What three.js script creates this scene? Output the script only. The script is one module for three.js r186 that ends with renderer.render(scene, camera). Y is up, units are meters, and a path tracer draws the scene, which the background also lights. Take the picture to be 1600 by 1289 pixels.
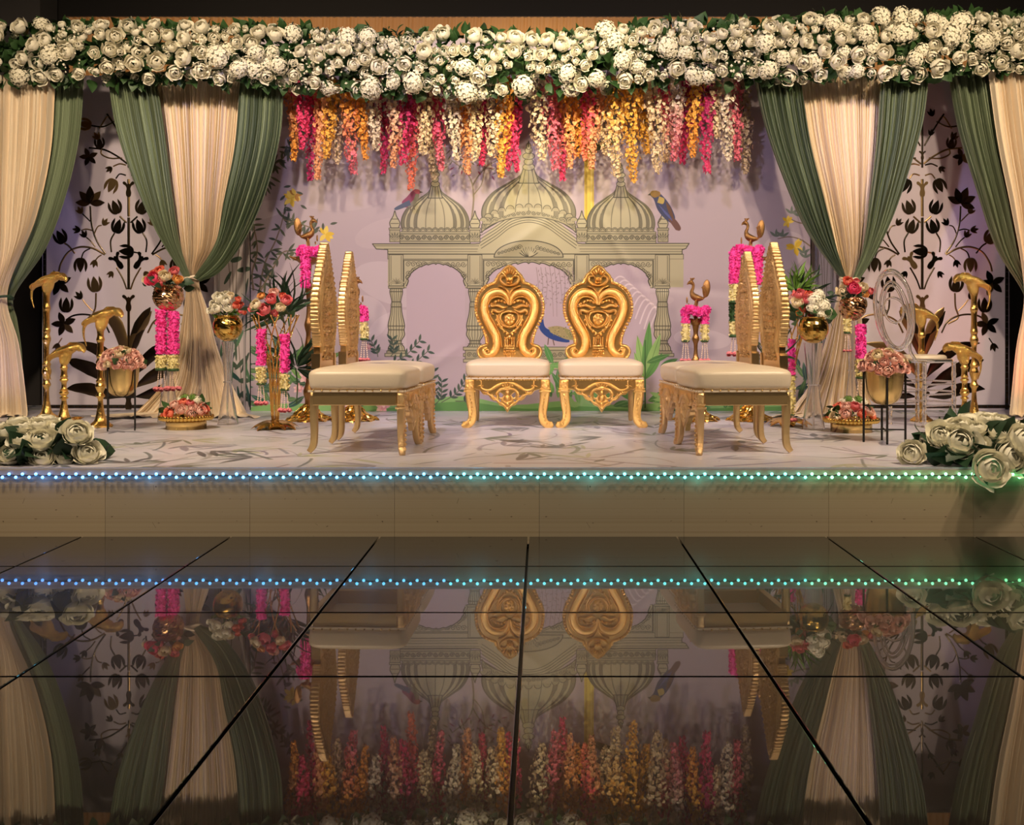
import * as THREE from 'three';
import { mergeGeometries } from 'three/addons/utils/BufferGeometryUtils.js';
import { RectAreaLightUniformsLib } from 'three/addons/lights/RectAreaLightUniformsLib.js';

// ---------------------------------------------------------------- camera, lights, exposure
const F = 1660, CX = 846, CY = 520, EYE = 1.1;          // focal length and horizon of a 1600 x 1289 frame
const scene = new THREE.Scene();
scene.background = new THREE.Color(0x000000);
const camera = new THREE.PerspectiveCamera(2 * Math.atan(1289 / 2 / F) * 180 / Math.PI, 1600 / 1289, 0.05, 60);
camera.position.set(0, EYE, 0);
camera.lookAt(0, EYE, -1);
camera.setViewOffset(1600, 1289, 800 - CX, 1289 / 2 - CY, 1600, 1289);
const renderer = new THREE.WebGLRenderer({ antialias: true });
renderer.toneMapping = THREE.LinearToneMapping;
renderer.toneMappingExposure = 1.18;
renderer.shadowMap.enabled = true;
RectAreaLightUniformsLib.init();

// unseen stage lights on an out-of-view truss, placed to light the set: [x, y, z], aim, colour, intensity, cone (rad), penumbra, size
const UNSEEN_LAMPS = [
  [[-3.7, 5.2, -4.4], [-0.9, 1.7, -9.4], [1, 0.78, 0.52], 47, 0.85, 0.6, 7],
  [[3.9, 5.2, -4.4], [1.2, 1.7, -9.4], [1, 0.78, 0.52], 47, 0.85, 0.6, 7],
  [[-2.7, 5.2, -4.4], [-3.4, 1.6, -8.8], [1, 0.77, 0.52], 45, 0.8, 0.4, 7],
  [[2.9, 5.2, -4.4], [3.6, 1.6, -8.8], [1, 0.77, 0.52], 45, 0.8, 0.4, 7],
  [[0.0, 5.2, -4.4], [-0.05, 3.55, -9.3], [1, 0.82, 0.42], 100, 0.25, 0.9, 7],
  [[-1.3, 5.2, -4.4], [0.1, 1.8, -9.8], [0.78, 0.68, 1.0], 34, 0.6, 0.9, 7],
  [[1.4, 5.2, -4.4], [-3.05, 2.9, -9.5], [0.66, 0.58, 1.0], 55, 0.1, 1, 7],
  [[-0.7, 5.2, -4.4], [2.95, 2.9, -9.5], [0.7, 0.6, 1.0], 50, 0.11, 1, 7],
];
const UNSEEN_PANELS = { color: [1, 0.8, 0.54], intensity: 19 };  // unseen ceiling panels, out of view, placed to light the stage front

// ---------------------------------------------------------------- helpers
const STAGE = 0.342;                                     // stage top above the dance floor
const V = (x, y, z) => new THREE.Vector3(x, y, z);
const at = (x, y, d) => V((x - CX) * d / F, EYE - (y - CY) * d / F, -d);
const rgb = (r, g, b) => new THREE.Color().setRGB(r, g, b);
function rnd(seed) { let s = seed | 0; return () => { s = (s + 0x6d2b79f5) | 0; let t = Math.imul(s ^ (s >>> 15), 1 | s); t = (t + Math.imul(t ^ (t >>> 7), 61 | t)) ^ t; return ((t ^ (t >>> 14)) >>> 0) / 4294967296; }; }
const names = new Map();
function numbered(n) { const k = names.get(n) ?? 0; names.set(n, k + 1); return k ? n + '_' + String(k).padStart(3, '0') : n; }
function tag(o, label, category, group) { o.userData.label = label; o.userData.category = category; if (group) o.userData.group = group; return o; }
function shade(o) { o.traverse(m => { if (m.isMesh) { m.castShadow = true; m.receiveShadow = true; } }); return o; }
function thing(name, label, category, pos, turn = 0, group) {
  const o = new THREE.Group(); o.name = numbered(name); scene.add(o);
  if (pos) o.position.set(...pos); o.rotation.y = turn;
  return tag(o, label, category, group);
}
function part(name, geo, mat, parent, label) {
  const m = new THREE.Mesh(geo, mat); m.name = name; m.castShadow = m.receiveShadow = true;
  if (parent) parent.add(m); if (label) m.userData.label = label; return m;
}
function single(name, geo, mat, label, category, group) { const m = part(name, geo, mat); m.name = numbered(name); scene.add(m); return tag(m, label, category, group); }
function struct(name, geo, mat) { const m = geo ? part(name, geo, mat) : new THREE.Group(); m.name = name; scene.add(m); m.userData.kind = 'structure'; return m; }
function copy(o, pos, turn, label) { const c = o.clone(); c.name = numbered(o.name.replace(/_\d{3}$/, '')); scene.add(c); c.position.set(...pos); c.rotation.y = turn; c.userData = { ...o.userData }; if (label) c.userData.label = label; return c; }
const stuff = m => { m.userData.kind = 'stuff'; return m; };

function norm(g, color) {
  if (!g.index) { const n = g.attributes.position.count, a = new Uint32Array(n); for (let i = 0; i < n; i++) a[i] = i; g.setIndex(new THREE.BufferAttribute(a, 1)); }
  for (const k of Object.keys(g.attributes)) if (!['position', 'normal', 'uv', ...(color ? ['color'] : [])].includes(k)) g.deleteAttribute(k);
  if (!g.attributes.normal) g.computeVertexNormals();
  if (!g.attributes.uv) g.setAttribute('uv', new THREE.BufferAttribute(new Float32Array(g.attributes.position.count * 2), 2));
  g.morphAttributes = {}; g.clearGroups();
  return g;
}
const merge = (list, color) => list.length === 1 ? norm(list[0], color) : mergeGeometries(list.map(g => norm(g, color)));
const M4 = (p, q, s) => new THREE.Matrix4().compose(p, q ?? new THREE.Quaternion(), typeof s === 'number' ? V(s, s, s) : s ?? V(1, 1, 1));
const moved = (g, p, q, s) => g.clone().applyMatrix4(M4(p, q, s));
const turnTo = (dir, spin = 0) => new THREE.Quaternion().setFromUnitVectors(V(0, 1, 0), dir.clone().normalize()).multiply(new THREE.Quaternion().setFromAxisAngle(V(0, 1, 0), spin));
const euler = (x, y, z) => new THREE.Quaternion().setFromEuler(new THREE.Euler(x, y, z));
function grid(nu, nv, fn, uvs = [1, 1]) {                // fn(u, v) -> [x, y, z]
  const pos = [], uv = [], idx = [];
  for (let j = 0; j <= nv; j++) for (let i = 0; i <= nu; i++) { pos.push(...fn(i / nu, j / nv)); uv.push(i / nu * uvs[0], j / nv * uvs[1]); }
  for (let j = 0; j < nv; j++) for (let i = 0; i < nu; i++) { const a = j * (nu + 1) + i, b = a + 1, c = a + nu + 1, d = c + 1; idx.push(a, b, d, a, d, c); }
  const g = new THREE.BufferGeometry();
  g.setAttribute('position', new THREE.Float32BufferAttribute(pos, 3)); g.setAttribute('uv', new THREE.Float32BufferAttribute(uv, 2)); g.setIndex(idx); g.computeVertexNormals();
  return g;
}
function weld(g, nu) { const n = g.attributes.normal, w = nu + 1; for (let j = 0; j * w < n.count; j++) { const a = j * w, b = a + nu, v = V(n.getX(a) + n.getX(b), n.getY(a) + n.getY(b), n.getZ(a) + n.getZ(b)).normalize(); n.setXYZ(a, v.x, v.y, v.z); n.setXYZ(b, v.x, v.y, v.z); } return g; }
const pick = (a, t) => { const f = t * (a.length - 1), i = Math.min(a.length - 2, Math.floor(f)); return a[i] + (a[i + 1] - a[i]) * (f - i); };
// a tube along a smooth path with changing radius; e < 1 makes its section squarish; flat squeezes it sideways
function sweep(pts, radii, { sides = 10, steps, e = 1, flat = 1, up = V(0, 0, 1), closed = false } = {}) {
  const curve = new THREE.CatmullRomCurve3(pts.map(p => p.isVector3 ? p : V(...p)), closed, 'centripetal');
  steps ??= pts.length * 5;
  const r = Array.isArray(radii) ? radii : [radii, radii];
  const P = [], N = [], B = [];
  let nrm = null;
  for (let i = 0; i <= steps; i++) {
    const t = i / steps, p = curve.getPoint(t), tan = curve.getTangent(t);
    if (!nrm) { nrm = up.clone().addScaledVector(tan, -up.dot(tan)); if (nrm.lengthSq() < 1e-4) nrm = V(1, 0, 0).addScaledVector(tan, -tan.x); }
    else nrm.addScaledVector(tan, -nrm.dot(tan));
    nrm.normalize(); P.push(p); N.push(nrm.clone()); B.push(V().crossVectors(tan, nrm));
  }
  const se = c => Math.sign(c) * Math.pow(Math.abs(c), e);
  const rows = closed ? steps : steps + 2;
  const g = grid(sides, rows, (u, v) => {
    const j = Math.round(v * rows), k = closed ? j : Math.min(steps, Math.max(0, j - 1)), cap = !closed && (j === 0 || j === rows) ? 0 : 1;
    const a = -u * Math.PI * 2, q = pick(r, k / steps) * cap;
    const c = se(Math.cos(a)) * q, s = se(Math.sin(a)) * q * flat;
    return [P[k].x + N[k].x * c + B[k].x * s, P[k].y + N[k].y * c + B[k].y * s, P[k].z + N[k].z * c + B[k].z * s];
  }, [1, rows / 4]);
  return weld(g, sides);
}
function smooth2(pts, n, closed = false) { return new THREE.CatmullRomCurve3(pts.map(p => V(p[0], p[1], 0)), closed, 'centripetal').getPoints(n).map(p => [p.x, p.y]); }
// a carved ridge on a flat ground: half-elliptic section along a curve in x, y
function ridge(pts, w, h, z = 0, { n, sides = 6, closed = false } = {}) {
  const q = smooth2(pts, n ?? pts.length * 4, closed), W = Array.isArray(w) ? w : [w, w], m = q.length - 1;
  return grid(sides, m, (u, v) => {
    const i = Math.round(v * m), a = q[Math.max(0, i - 1)], b = q[Math.min(m, i + 1)], L = Math.hypot(b[0] - a[0], b[1] - a[1]) || 1;
    const nx = -(b[1] - a[1]) / L, ny = (b[0] - a[0]) / L, ww = pick(W, i / m), f = u * Math.PI, wm = Math.max(...W);
    return [q[i][0] - nx * ww * Math.cos(f), q[i][1] - ny * ww * Math.cos(f), z + h * Math.sqrt(ww / wm) * Math.sin(f)];
  }, [1, m / 4]);
}
const blob = (x, y, z, rx, ry, rz, turn = 0) => moved(new THREE.SphereGeometry(1, 10, 7), V(x, y, z), euler(0, 0, turn), V(rx, ry, rz));
const lathe = (prof, seg = 32) => new THREE.LatheGeometry(prof.map(p => new THREE.Vector2(p[0], p[1])), seg);
function latheS(prof, seg = 32, n = 4) { return lathe(smooth2(prof, prof.length * n).map(p => [Math.max(0, p[0]), p[1]]), seg); }
const box = (w, h, d, x = 0, y = 0, z = 0) => new THREE.BoxGeometry(w, h, d).translate(x, y, z);
function bar(a, b, r, sides = 6) { const A = V(...a), B = V(...b), d = B.clone().sub(A); return moved(new THREE.CylinderGeometry(r, r, d.length(), sides), A.clone().add(B).multiplyScalar(0.5), turnTo(d)); }
function shapeOf(pts) { const s = new THREE.Shape(); pts.forEach((p, i) => i ? s.lineTo(p[0], p[1]) : s.moveTo(p[0], p[1])); s.closePath(); return s; }
function pathOf(pts) { const s = new THREE.Path(); pts.forEach((p, i) => i ? s.lineTo(p[0], p[1]) : s.moveTo(p[0], p[1])); s.closePath(); return s; }
function slab(pts, depth, bevel = 0, holes = []) { const s = shapeOf(pts); s.holes = holes.map(pathOf); return new THREE.ExtrudeGeometry(s, { depth, bevelEnabled: bevel > 0, bevelSize: bevel, bevelThickness: bevel, bevelSegments: 2, steps: 1, curveSegments: 6 }); }
const mirrorX = g => { const c = norm(g.clone().scale(-1, 1, 1)); const i = c.index.array; for (let k = 0; k < i.length; k += 3) { const t = i[k]; i[k] = i[k + 1]; i[k + 1] = t; } return c; };

// ---------------------------------------------------------------- textures and materials
function hash(x, y, s) { let h = Math.imul(x, 374761393) ^ Math.imul(y, 668265263) ^ Math.imul(s, 1274126177); h = Math.imul(h ^ (h >>> 13), 1103515245); return ((h ^ (h >>> 16)) >>> 0) / 4294967296; }
function vnoise(x, y, per, s) { const xi = Math.floor(x), yi = Math.floor(y), fx = x - xi, fy = y - yi, m = v => ((v % per) + per) % per, sx = fx * fx * (3 - 2 * fx), sy = fy * fy * (3 - 2 * fy); const a = hash(m(xi), m(yi), s), b = hash(m(xi + 1), m(yi), s), c = hash(m(xi), m(yi + 1), s), d = hash(m(xi + 1), m(yi + 1), s); return (a + (b - a) * sx) * (1 - sy) + (c + (d - c) * sx) * sy; }
function noiseTex(n, octaves, seed, rep, fn = v => v, stretch = 1) {
  const data = new Uint8Array(n * n * 4);
  for (let y = 0; y < n; y++) for (let x = 0; x < n; x++) {
    let v = 0, a = 0; for (const [f, amp] of octaves) { v += vnoise(x / n * f, y / n * f * stretch, f, seed + f) * amp; a += amp; }
    const q = Math.round(Math.min(1, Math.max(0, fn(v / a, x / n, y / n))) * 255), o = (y * n + x) * 4; data[o] = data[o + 1] = data[o + 2] = q; data[o + 3] = 255;
  }
  const t = new THREE.DataTexture(data, n, n); t.wrapS = t.wrapT = THREE.RepeatWrapping; t.magFilter = THREE.LinearFilter; t.repeat.set(rep, rep); t.needsUpdate = true; return t;
}
const grainT = noiseTex(256, [[8, 1], [24, 1], [64, 1]], 3, 2);
const hammerT = noiseTex(256, [[10, 1], [28, 0.8], [60, 0.3]], 17, 3);
const weaveT = noiseTex(256, [[128, 1]], 5, 1, (v, x, y) => 0.5 + 0.22 * Math.sin(x * 256 * Math.PI / 2) + 0.22 * Math.sin(y * 256 * Math.PI / 2) + 0.2 * (v - 0.5));
const mat = o => new THREE.MeshStandardMaterial({ side: THREE.DoubleSide, ...o });
const phys = o => new THREE.MeshPhysicalMaterial({ side: THREE.DoubleSide, ...o });
const goldM = mat({ color: rgb(1.0, 0.68, 0.26), metalness: 1, roughness: 0.31, bumpMap: grainT, bumpScale: 0.003 });
const antiqueM = mat({ color: rgb(0.78, 0.56, 0.28), metalness: 1, roughness: 0.4, bumpMap: grainT, bumpScale: 0.001 });
const castGoldM = mat({ color: rgb(1.0, 0.66, 0.2), metalness: 1, roughness: 0.17, bumpMap: hammerT, bumpScale: 0.0025 });
const brushedM = phys({ color: rgb(0.85, 0.6, 0.24), metalness: 1, roughness: 0.27, anisotropy: 0.8, anisotropyRotation: Math.PI / 2 });
const foilM = mat({ color: rgb(0.85, 0.55, 0.14), metalness: 1, roughness: 0.22 });
const copperM = mat({ color: rgb(0.7, 0.42, 0.22), metalness: 1, roughness: 0.16 });
const globeM = mat({ color: rgb(0.75, 0.48, 0.12), metalness: 1, roughness: 0.17 });
const bronzeM = mat({ color: rgb(0.42, 0.23, 0.09), metalness: 1, roughness: 0.38, bumpMap: grainT, bumpScale: 0.002 });
const blackM = mat({ color: rgb(0.012, 0.011, 0.011), metalness: 0.2, roughness: 0.45 });
const leatherM = phys({ color: rgb(0.74, 0.63, 0.5), roughness: 0.34, bumpMap: grainT, bumpScale: 0.0006 });
const acrylicM = phys({ color: rgb(0.97, 0.96, 0.97), roughness: 0.04, transmission: 0.95, thickness: 0.02, ior: 1.47 });
const creamM = mat({ color: rgb(0.86, 0.73, 0.56), roughness: 0.75, bumpMap: weaveT, bumpScale: 0.0002 });
const greenClothM = mat({ color: rgb(0.235, 0.295, 0.185), roughness: 0.72, bumpMap: weaveT, bumpScale: 0.0002 });
const ochreM = mat({ color: rgb(0.42, 0.2, 0.06), roughness: 0.6 });
const petalM = c => mat({ color: rgb(...c), roughness: 0.8 });
const whiteRoseM = petalM([0.9, 0.86, 0.72]), creamRoseM = petalM([0.86, 0.74, 0.52]), blushM = petalM([0.9, 0.58, 0.5]), pinkRoseM = petalM([0.8, 0.2, 0.22]), hotRoseM = petalM([0.85, 0.08, 0.2]), coralM = petalM([0.85, 0.22, 0.14]), peachRoseM = petalM([0.85, 0.42, 0.12]), bigWhiteM = petalM([0.95, 0.92, 0.78]), hydraM = petalM([0.88, 0.84, 0.68]);
const leafM = mat({ color: rgb(0.035, 0.09, 0.025), roughness: 0.5 }), foamM = mat({ color: rgb(0.06, 0.13, 0.05), roughness: 0.9 }), leafDarkM = mat({ color: rgb(0.02, 0.055, 0.024), roughness: 0.5 }), leafBrightM = mat({ color: rgb(0.12, 0.25, 0.03), roughness: 0.5 });
const vertexM = mat({ color: rgb(1, 1, 1), vertexColors: true, roughness: 0.65 });
const hotPinkM = petalM([0.95, 0.08, 0.45]), ivoryM = petalM([0.82, 0.72, 0.36]), pearlM = mat({ color: rgb(0.85, 0.66, 0.55), roughness: 0.3 }), tasselM = petalM([0.85, 0.25, 0.3]);

// ---------------------------------------------------------------- flowers and leaves (unit size, facing +y)
function roseGeo(seed, petals = 16, open = 1) {          // petals lie on shells of a ball and curl out at the lip
  const R = rnd(seed), list = [];
  for (let k = 0; k < petals; k++) {
    const t = k / (petals - 1), a0 = k * 2.4 + R() * 0.6, sh = (0.24 + 0.72 * Math.pow(t, 0.75)) * (0.95 + R() * 0.1), top = (0.22 + 0.95 * Math.pow(t, 1.1)) * open * (0.92 + R() * 0.16), half = 1.15 - 0.42 * t, ruf = R() * 6, lip = 0.07 + 0.1 * t + 0.05 * R();
    list.push(grid(5, 4, (u, v) => {
      const s = u * 2 - 1, th = 2.5 + (top + 0.16 * s * s - 2.5) * v, L = Math.pow(v, 5), rad = sh * (1 + lip * L * (1 + 0.25 * Math.sin(ruf + s * 4))), a = a0 + s * half * (0.55 + 0.45 * Math.sin(v * 2.6));
      return [Math.cos(a) * rad * Math.sin(th), rad * Math.cos(th) * 0.86 - lip * 0.35 * L, Math.sin(a) * rad * Math.sin(th)];
    }));
  }
  return merge(list);
}
function clusterGeo(seed, n = 64) {                      // hydrangea head: small four-petalled florets over a dome
  const R = rnd(seed), list = [moved(new THREE.SphereGeometry(0.66, 8, 6), V(0, 0, 0))];
  for (let k = 0; k < n; k++) {
    const y = 1 - k / n * 1.35, r = Math.sqrt(Math.max(0, 1 - y * y)), a = k * 2.39996, d = V(Math.cos(a) * r, y, Math.sin(a) * r).multiplyScalar(0.78 + R() * 0.36), q = turnTo(d, R() * 6);
    for (let p = 0; p < 4; p++) list.push(grid(2, 1, (u, v) => { const s = u * 2 - 1; const P = V(s * 0.1 * (0.5 + v), 0.05 * Math.abs(s) + 0.06 * v * (1 - v), 0.015 + v * 0.165).applyAxisAngle(V(0, 1, 0), p * Math.PI / 2).applyQuaternion(q).add(d); return [P.x, P.y, P.z]; }));
  }
  return merge(list);
}
function leafGeo(w = 0.3, bend = 0.3, fold = 0.15) {     // unit length along +y, face +z
  return grid(2, 5, (u, v) => { const s = u * 2 - 1, q = Math.sin(Math.pow(v, 0.8) * Math.PI) * w + 0.004; return [s * q, v * Math.cos(bend * v), Math.abs(s) * fold * q * 2 - Math.sin(bend * v) * v]; });
}
const ROSES = [1, 2, 3, 4].map(s => roseGeo(s, 14, 1)), BIGROSES = [11, 12, 13].map(s => roseGeo(s, 22, 1.22)), BUDS = [21, 22].map(s => roseGeo(s, 8, 0.85)), CLUSTERS = [31, 32].map(s => clusterGeo(s));
const LEAF = leafGeo(), LEAFWIDE = leafGeo(0.4, 0.5, 0.1), LEAFTHIN = leafGeo(0.12, 0.6, 0.1);
function put(name, geo, mat, parent, p, dir, s, spin = 0) { const m = part(name, geo, mat, parent); m.position.copy(p); m.quaternion.copy(turnTo(dir, spin)); if (typeof s === 'number') m.scale.setScalar(s); else m.scale.copy(s); return m; }
// a domed bunch: roses over an ellipsoid with leaves between; base at the group's origin
function bunch(o, { n, r, size, mats, seed, leaves = 20, leafSize = 0.08, leafMat = leafM, geos = ROSES, front = 0, low = 0.05, lift = 0.25, name = 'rose' }) {
  const R = rnd(seed), spots = [];
  for (let tries = 0; spots.length < n && tries < 4000; tries++) {
    const a = R() * Math.PI * 2, y = low + (1 - low) * R(), q = Math.sqrt(1 - y * y), d = V(Math.cos(a) * q, y, Math.sin(a) * q);
    if (front && d.z < -0.35) continue;
    const p = V(d.x * r[0], d.y * r[1], d.z * r[2]), s = size * (0.82 + 0.36 * R());
    if (spots.some(([k, z]) => k.distanceTo(p) < (z + s) * (tries < 2500 ? 0.86 : 0.62))) continue;
    spots.push([p, s]);
    put(name, geos[Math.floor(R() * geos.length)], mats[Math.floor(R() * mats.length)], o, p, V(d.x, d.y + lift, d.z + front), s, R() * 6);
  }
  for (let k = 0; k < leaves; k++) {
    const a = R() * Math.PI * 2, y = 0.02 + 0.75 * R(), q = Math.sqrt(1 - y * y), d = V(Math.cos(a) * q, y, Math.sin(a) * q), f = 0.72 + 0.3 * R();
    put('leaf', LEAFWIDE, leafMat, o, V(d.x * r[0] * f, d.y * r[1] * f, d.z * r[2] * f), V(d.x, d.y * 0.5 + R() - 0.3, d.z), leafSize * (0.7 + 0.6 * R()), R() * 6);
  }
  return o;
}
// ---------------------------------------------------------------- the hall
const darkM = mat({ color: rgb(0.014, 0.011, 0.01), roughness: 0.85, bumpMap: grainT, bumpScale: 0.002 });
const wallM = mat({ color: rgb(0.012, 0.01, 0.01), roughness: 0.9, bumpMap: grainT, bumpScale: 0.002 });
const HW = 7.2, BACK = -11.6, FRONT = 5, TOP = 5.7;
struct('wall_back', box(HW * 2 + 0.4, TOP + 0.4, 0.2, 0, TOP / 2 - 0.2, BACK - 0.1), wallM);
struct('wall_front', box(HW * 2 + 0.4, TOP + 0.4, 0.2, 0, TOP / 2 - 0.2, FRONT + 0.1), wallM);
struct('wall_left', box(0.2, TOP + 0.4, FRONT - BACK, -HW - 0.1, TOP / 2 - 0.2, (FRONT + BACK) / 2), wallM);
struct('wall_right', box(0.2, TOP + 0.4, FRONT - BACK, HW + 0.1, TOP / 2 - 0.2, (FRONT + BACK) / 2), wallM);
struct('ceiling', box(HW * 2 + 0.4, 0.2, FRONT - BACK + 0.4, 0, TOP + 0.1, (FRONT + BACK) / 2), darkM);
struct('trim_1', merge([box(0.62, TOP + 0.13, 0.4, -5.55, TOP / 2 - 0.065, -11.3)]), mat({ color: rgb(0.05, 0.045, 0.045), roughness: 0.8 })); // pale pier at the back corner

// dance floor of black glass panels over the hall floor
const floor = struct('floor', box(HW * 2, 0.1, FRONT - BACK, 0, -0.18, (FRONT + BACK) / 2), darkM);
const glassM = phys({ color: rgb(0.006, 0.0055, 0.006), roughness: 0.26, ior: 1.5, clearcoat: 0.8, clearcoatRoughness: 0.01, specularIntensity: 0.22 });
const glassB = phys({ color: rgb(0.007, 0.006, 0.006), roughness: 0.26, ior: 1.5, clearcoat: 0.8, clearcoatRoughness: 0.012, specularIntensity: 0.22 });
const cols = [], rows = [5.742, 5.003, 4.178, 3.40, 2.2, 1.0, -0.2, -1.4];
for (let k = -6; k <= 6; k++) cols.push(-0.07 + k * 0.803);
{
  const R = rnd(9), geos = new Map();
  for (let r = 0; r + 1 < rows.length; r++) for (let c = 0; c + 1 < cols.length; c++) {
    const w = cols[c + 1] - cols[c] - 0.01, d = rows[r] - rows[r + 1] - 0.01, key = d.toFixed(3);
    if (!geos.has(key)) geos.set(key, slab([[-w / 2 + 0.003, -d / 2 + 0.003], [w / 2 - 0.003, -d / 2 + 0.003], [w / 2 - 0.003, d / 2 - 0.003], [-w / 2 + 0.003, d / 2 - 0.003]], 0.05, 0.003).rotateX(-Math.PI / 2));
    const t = part('tile', geos.get(key), (r * 7 + c * 3) % 4 ? glassM : glassB, floor);
    t.position.set((cols[c] + cols[c + 1]) / 2, -0.053, -(rows[r] + rows[r + 1]) / 2);
    t.rotation.set((R() - 0.5) * 0.0012, 0, (R() - 0.5) * 0.0012);
  }
  part('edge_frame', merge([box(9.7, 0.1, 0.012, -0.07, -0.09, -5.735), box(9.64, 0.07, 7.1, -0.07, -0.096, -2.17)]), blackM, floor);
}

// ---------------------------------------------------------------- the stage
const SF = 5.99, SX0 = -5.6, SX1 = 5.6, SB = 11.2;
function canvas(w, h) { const c = document.createElement('canvas'); c.width = w; c.height = h; return c; }
function canvasTex(c) { const t = new THREE.CanvasTexture(c); t.colorSpace = THREE.SRGBColorSpace; t.magFilter = THREE.LinearFilter; return t; }
const vinylT = (() => {                                  // pale stone-look vinyl printed with drifting leaves and brush veins
  const c = canvas(2048, 1024), x = c.getContext('2d'), R = rnd(77);
  x.fillStyle = '#e6e3ee'; x.fillRect(0, 0, 2048, 1024);
  for (let k = 0; k < 260; k++) { x.fillStyle = ['rgba(150,140,160,.07)', 'rgba(225,215,225,.3)', 'rgba(120,130,150,.06)', 'rgba(190,195,150,.1)'][k % 4]; x.beginPath(); x.ellipse(R() * 2048, R() * 1024, 30 + R() * 90, 14 + R() * 40, R() * 3, 0, 7); x.fill(); }
  x.lineCap = 'round';
  for (let k = 0; k < 620; k++) {
    const px = R() * 2048, py = R() * 1024, a = R() * 6.28, L = 30 + R() * 90; x.strokeStyle = `rgba(${70 + R() * 50},${70 + R() * 45},${85 + R() * 50},${0.2 + R() * 0.5})`; x.lineWidth = 1 + R() * 5;
    x.beginPath(); x.moveTo(px, py); x.quadraticCurveTo(px + Math.cos(a) * L * 0.5 + (R() - 0.5) * 40, py + Math.sin(a) * L * 0.5 + (R() - 0.5) * 40, px + Math.cos(a) * L, py + Math.sin(a) * L); x.stroke();
  }
  const leaf = (px, py, a, L, w, f) => { x.save(); x.translate(px, py); x.rotate(a); x.fillStyle = f; x.beginPath(); x.moveTo(0, 0); x.quadraticCurveTo(L * 0.45, -w, L, 0); x.quadraticCurveTo(L * 0.45, w, 0, 0); x.fill(); x.restore(); };
  for (let k = 0; k < 330; k++) {
    const px = R() * 2048, py = R() * 1024, a = R() * 6.28, f = ['rgba(72,82,96,.75)', 'rgba(88,104,84,.7)', 'rgba(96,96,120,.55)', 'rgba(60,66,74,.75)', 'rgba(170,180,120,.5)'][Math.floor(R() * 5)], n = 1 + Math.floor(R() * 5);
    for (let i = 0; i < n; i++) leaf(px, py, a + (i - n / 2) * 0.5, 34 + R() * 42, 4 + R() * 7, f);
  }
  return canvasTex(c);
})();
const vinylM = phys({ color: rgb(0.84, 0.86, 0.92), map: vinylT, roughness: 0.3, bumpMap: grainT, bumpScale: 0.0006 });
const plyT = (() => {
  const c = canvas(1024, 512), x = c.getContext('2d'), R = rnd(5);
  x.fillStyle = '#c3b49c'; x.fillRect(0, 0, 1024, 512);
  for (let k = 0; k < 500; k++) { x.strokeStyle = `rgba(${R() > 0.5 ? '150,125,95' : '195,178,148'},${0.05 + R() * 0.1})`; x.lineWidth = 1 + R() * 3; const y = R() * 512; x.beginPath(); x.moveTo(0, y); x.bezierCurveTo(340, y + (R() - 0.5) * 10, 680, y + (R() - 0.5) * 10, 1024, y); x.stroke(); }
  for (let k = 0; k < 26; k++) { x.fillStyle = `rgba(45,30,18,${0.2 + R() * 0.4})`; x.beginPath(); x.ellipse(R() * 1024, R() * 512, 1 + R() * 5, 1 + R() * 2, R() * 3, 0, 7); x.fill(); }
  for (let k = 0; k < 9; k++) { x.strokeStyle = `rgba(40,28,18,${0.25 + R() * 0.3})`; x.lineWidth = 1.2; const a = R() * 1024, b = R() * 512; x.beginPath(); x.moveTo(a, b); x.lineTo(a + (R() - 0.5) * 30, b + R() * 50); x.stroke(); }
  return canvasTex(c);
})();
const stage = struct('stage_platform', box(SX1 - SX0 - 0.04, STAGE + 0.1, SB - SF - 0.06, 0, (STAGE - 0.14) / 2 - 0.02, -(SF + SB) / 2), mat({ color: rgb(0.1, 0.08, 0.06), roughness: 0.9 }));
part('printed_vinyl_sheet', new THREE.BoxGeometry(SX1 - SX0, 0.012, SB - SF + 0.012).translate(0, STAGE - 0.006, -(SF + SB) / 2), vinylM, stage);
part('edge_board', box(SX1 - SX0, 0.03, 0.02, 0, STAGE - 0.028, -SF + 0.002), mat({ color: rgb(0.42, 0.34, 0.25), roughness: 0.6 }), stage);
const mkPly = (k) => { const t = plyT.clone(); t.wrapS = t.wrapT = THREE.RepeatWrapping; t.offset.set(k * 0.31, 0); t.repeat.set(0.5, 1); t.needsUpdate = true; return mat({ color: rgb(0.92 + 0.03 * k, 0.92 + 0.02 * k, 0.92), map: t, roughness: 0.55 }); };
const plyMs = [0, 1, 2].map(mkPly);
{
  const w = 0.815, g = slab([[-w / 2 + 0.002, 0], [w / 2 - 0.002, 0], [w / 2 - 0.002, 0.415], [-w / 2 + 0.002, 0.415]], 0.016, 0.0015);
  const p = g.attributes.position, uv = g.attributes.uv; for (let i = 0; i < p.count; i++) uv.setXY(i, p.getX(i) / w + 0.5, p.getY(i) / 0.42);
  for (let k = -4; k < 10; k++) { const x = -2.457 + (k + 0.5) * w; if (x - w / 2 < SX0 - 0.5 || x + w / 2 > SX1 + 0.5) continue; const m = part('fascia_panel', g, plyMs[(k + 12) % 3], stage); m.position.set(x, -0.118, -SF - 0.01); }
}
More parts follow.
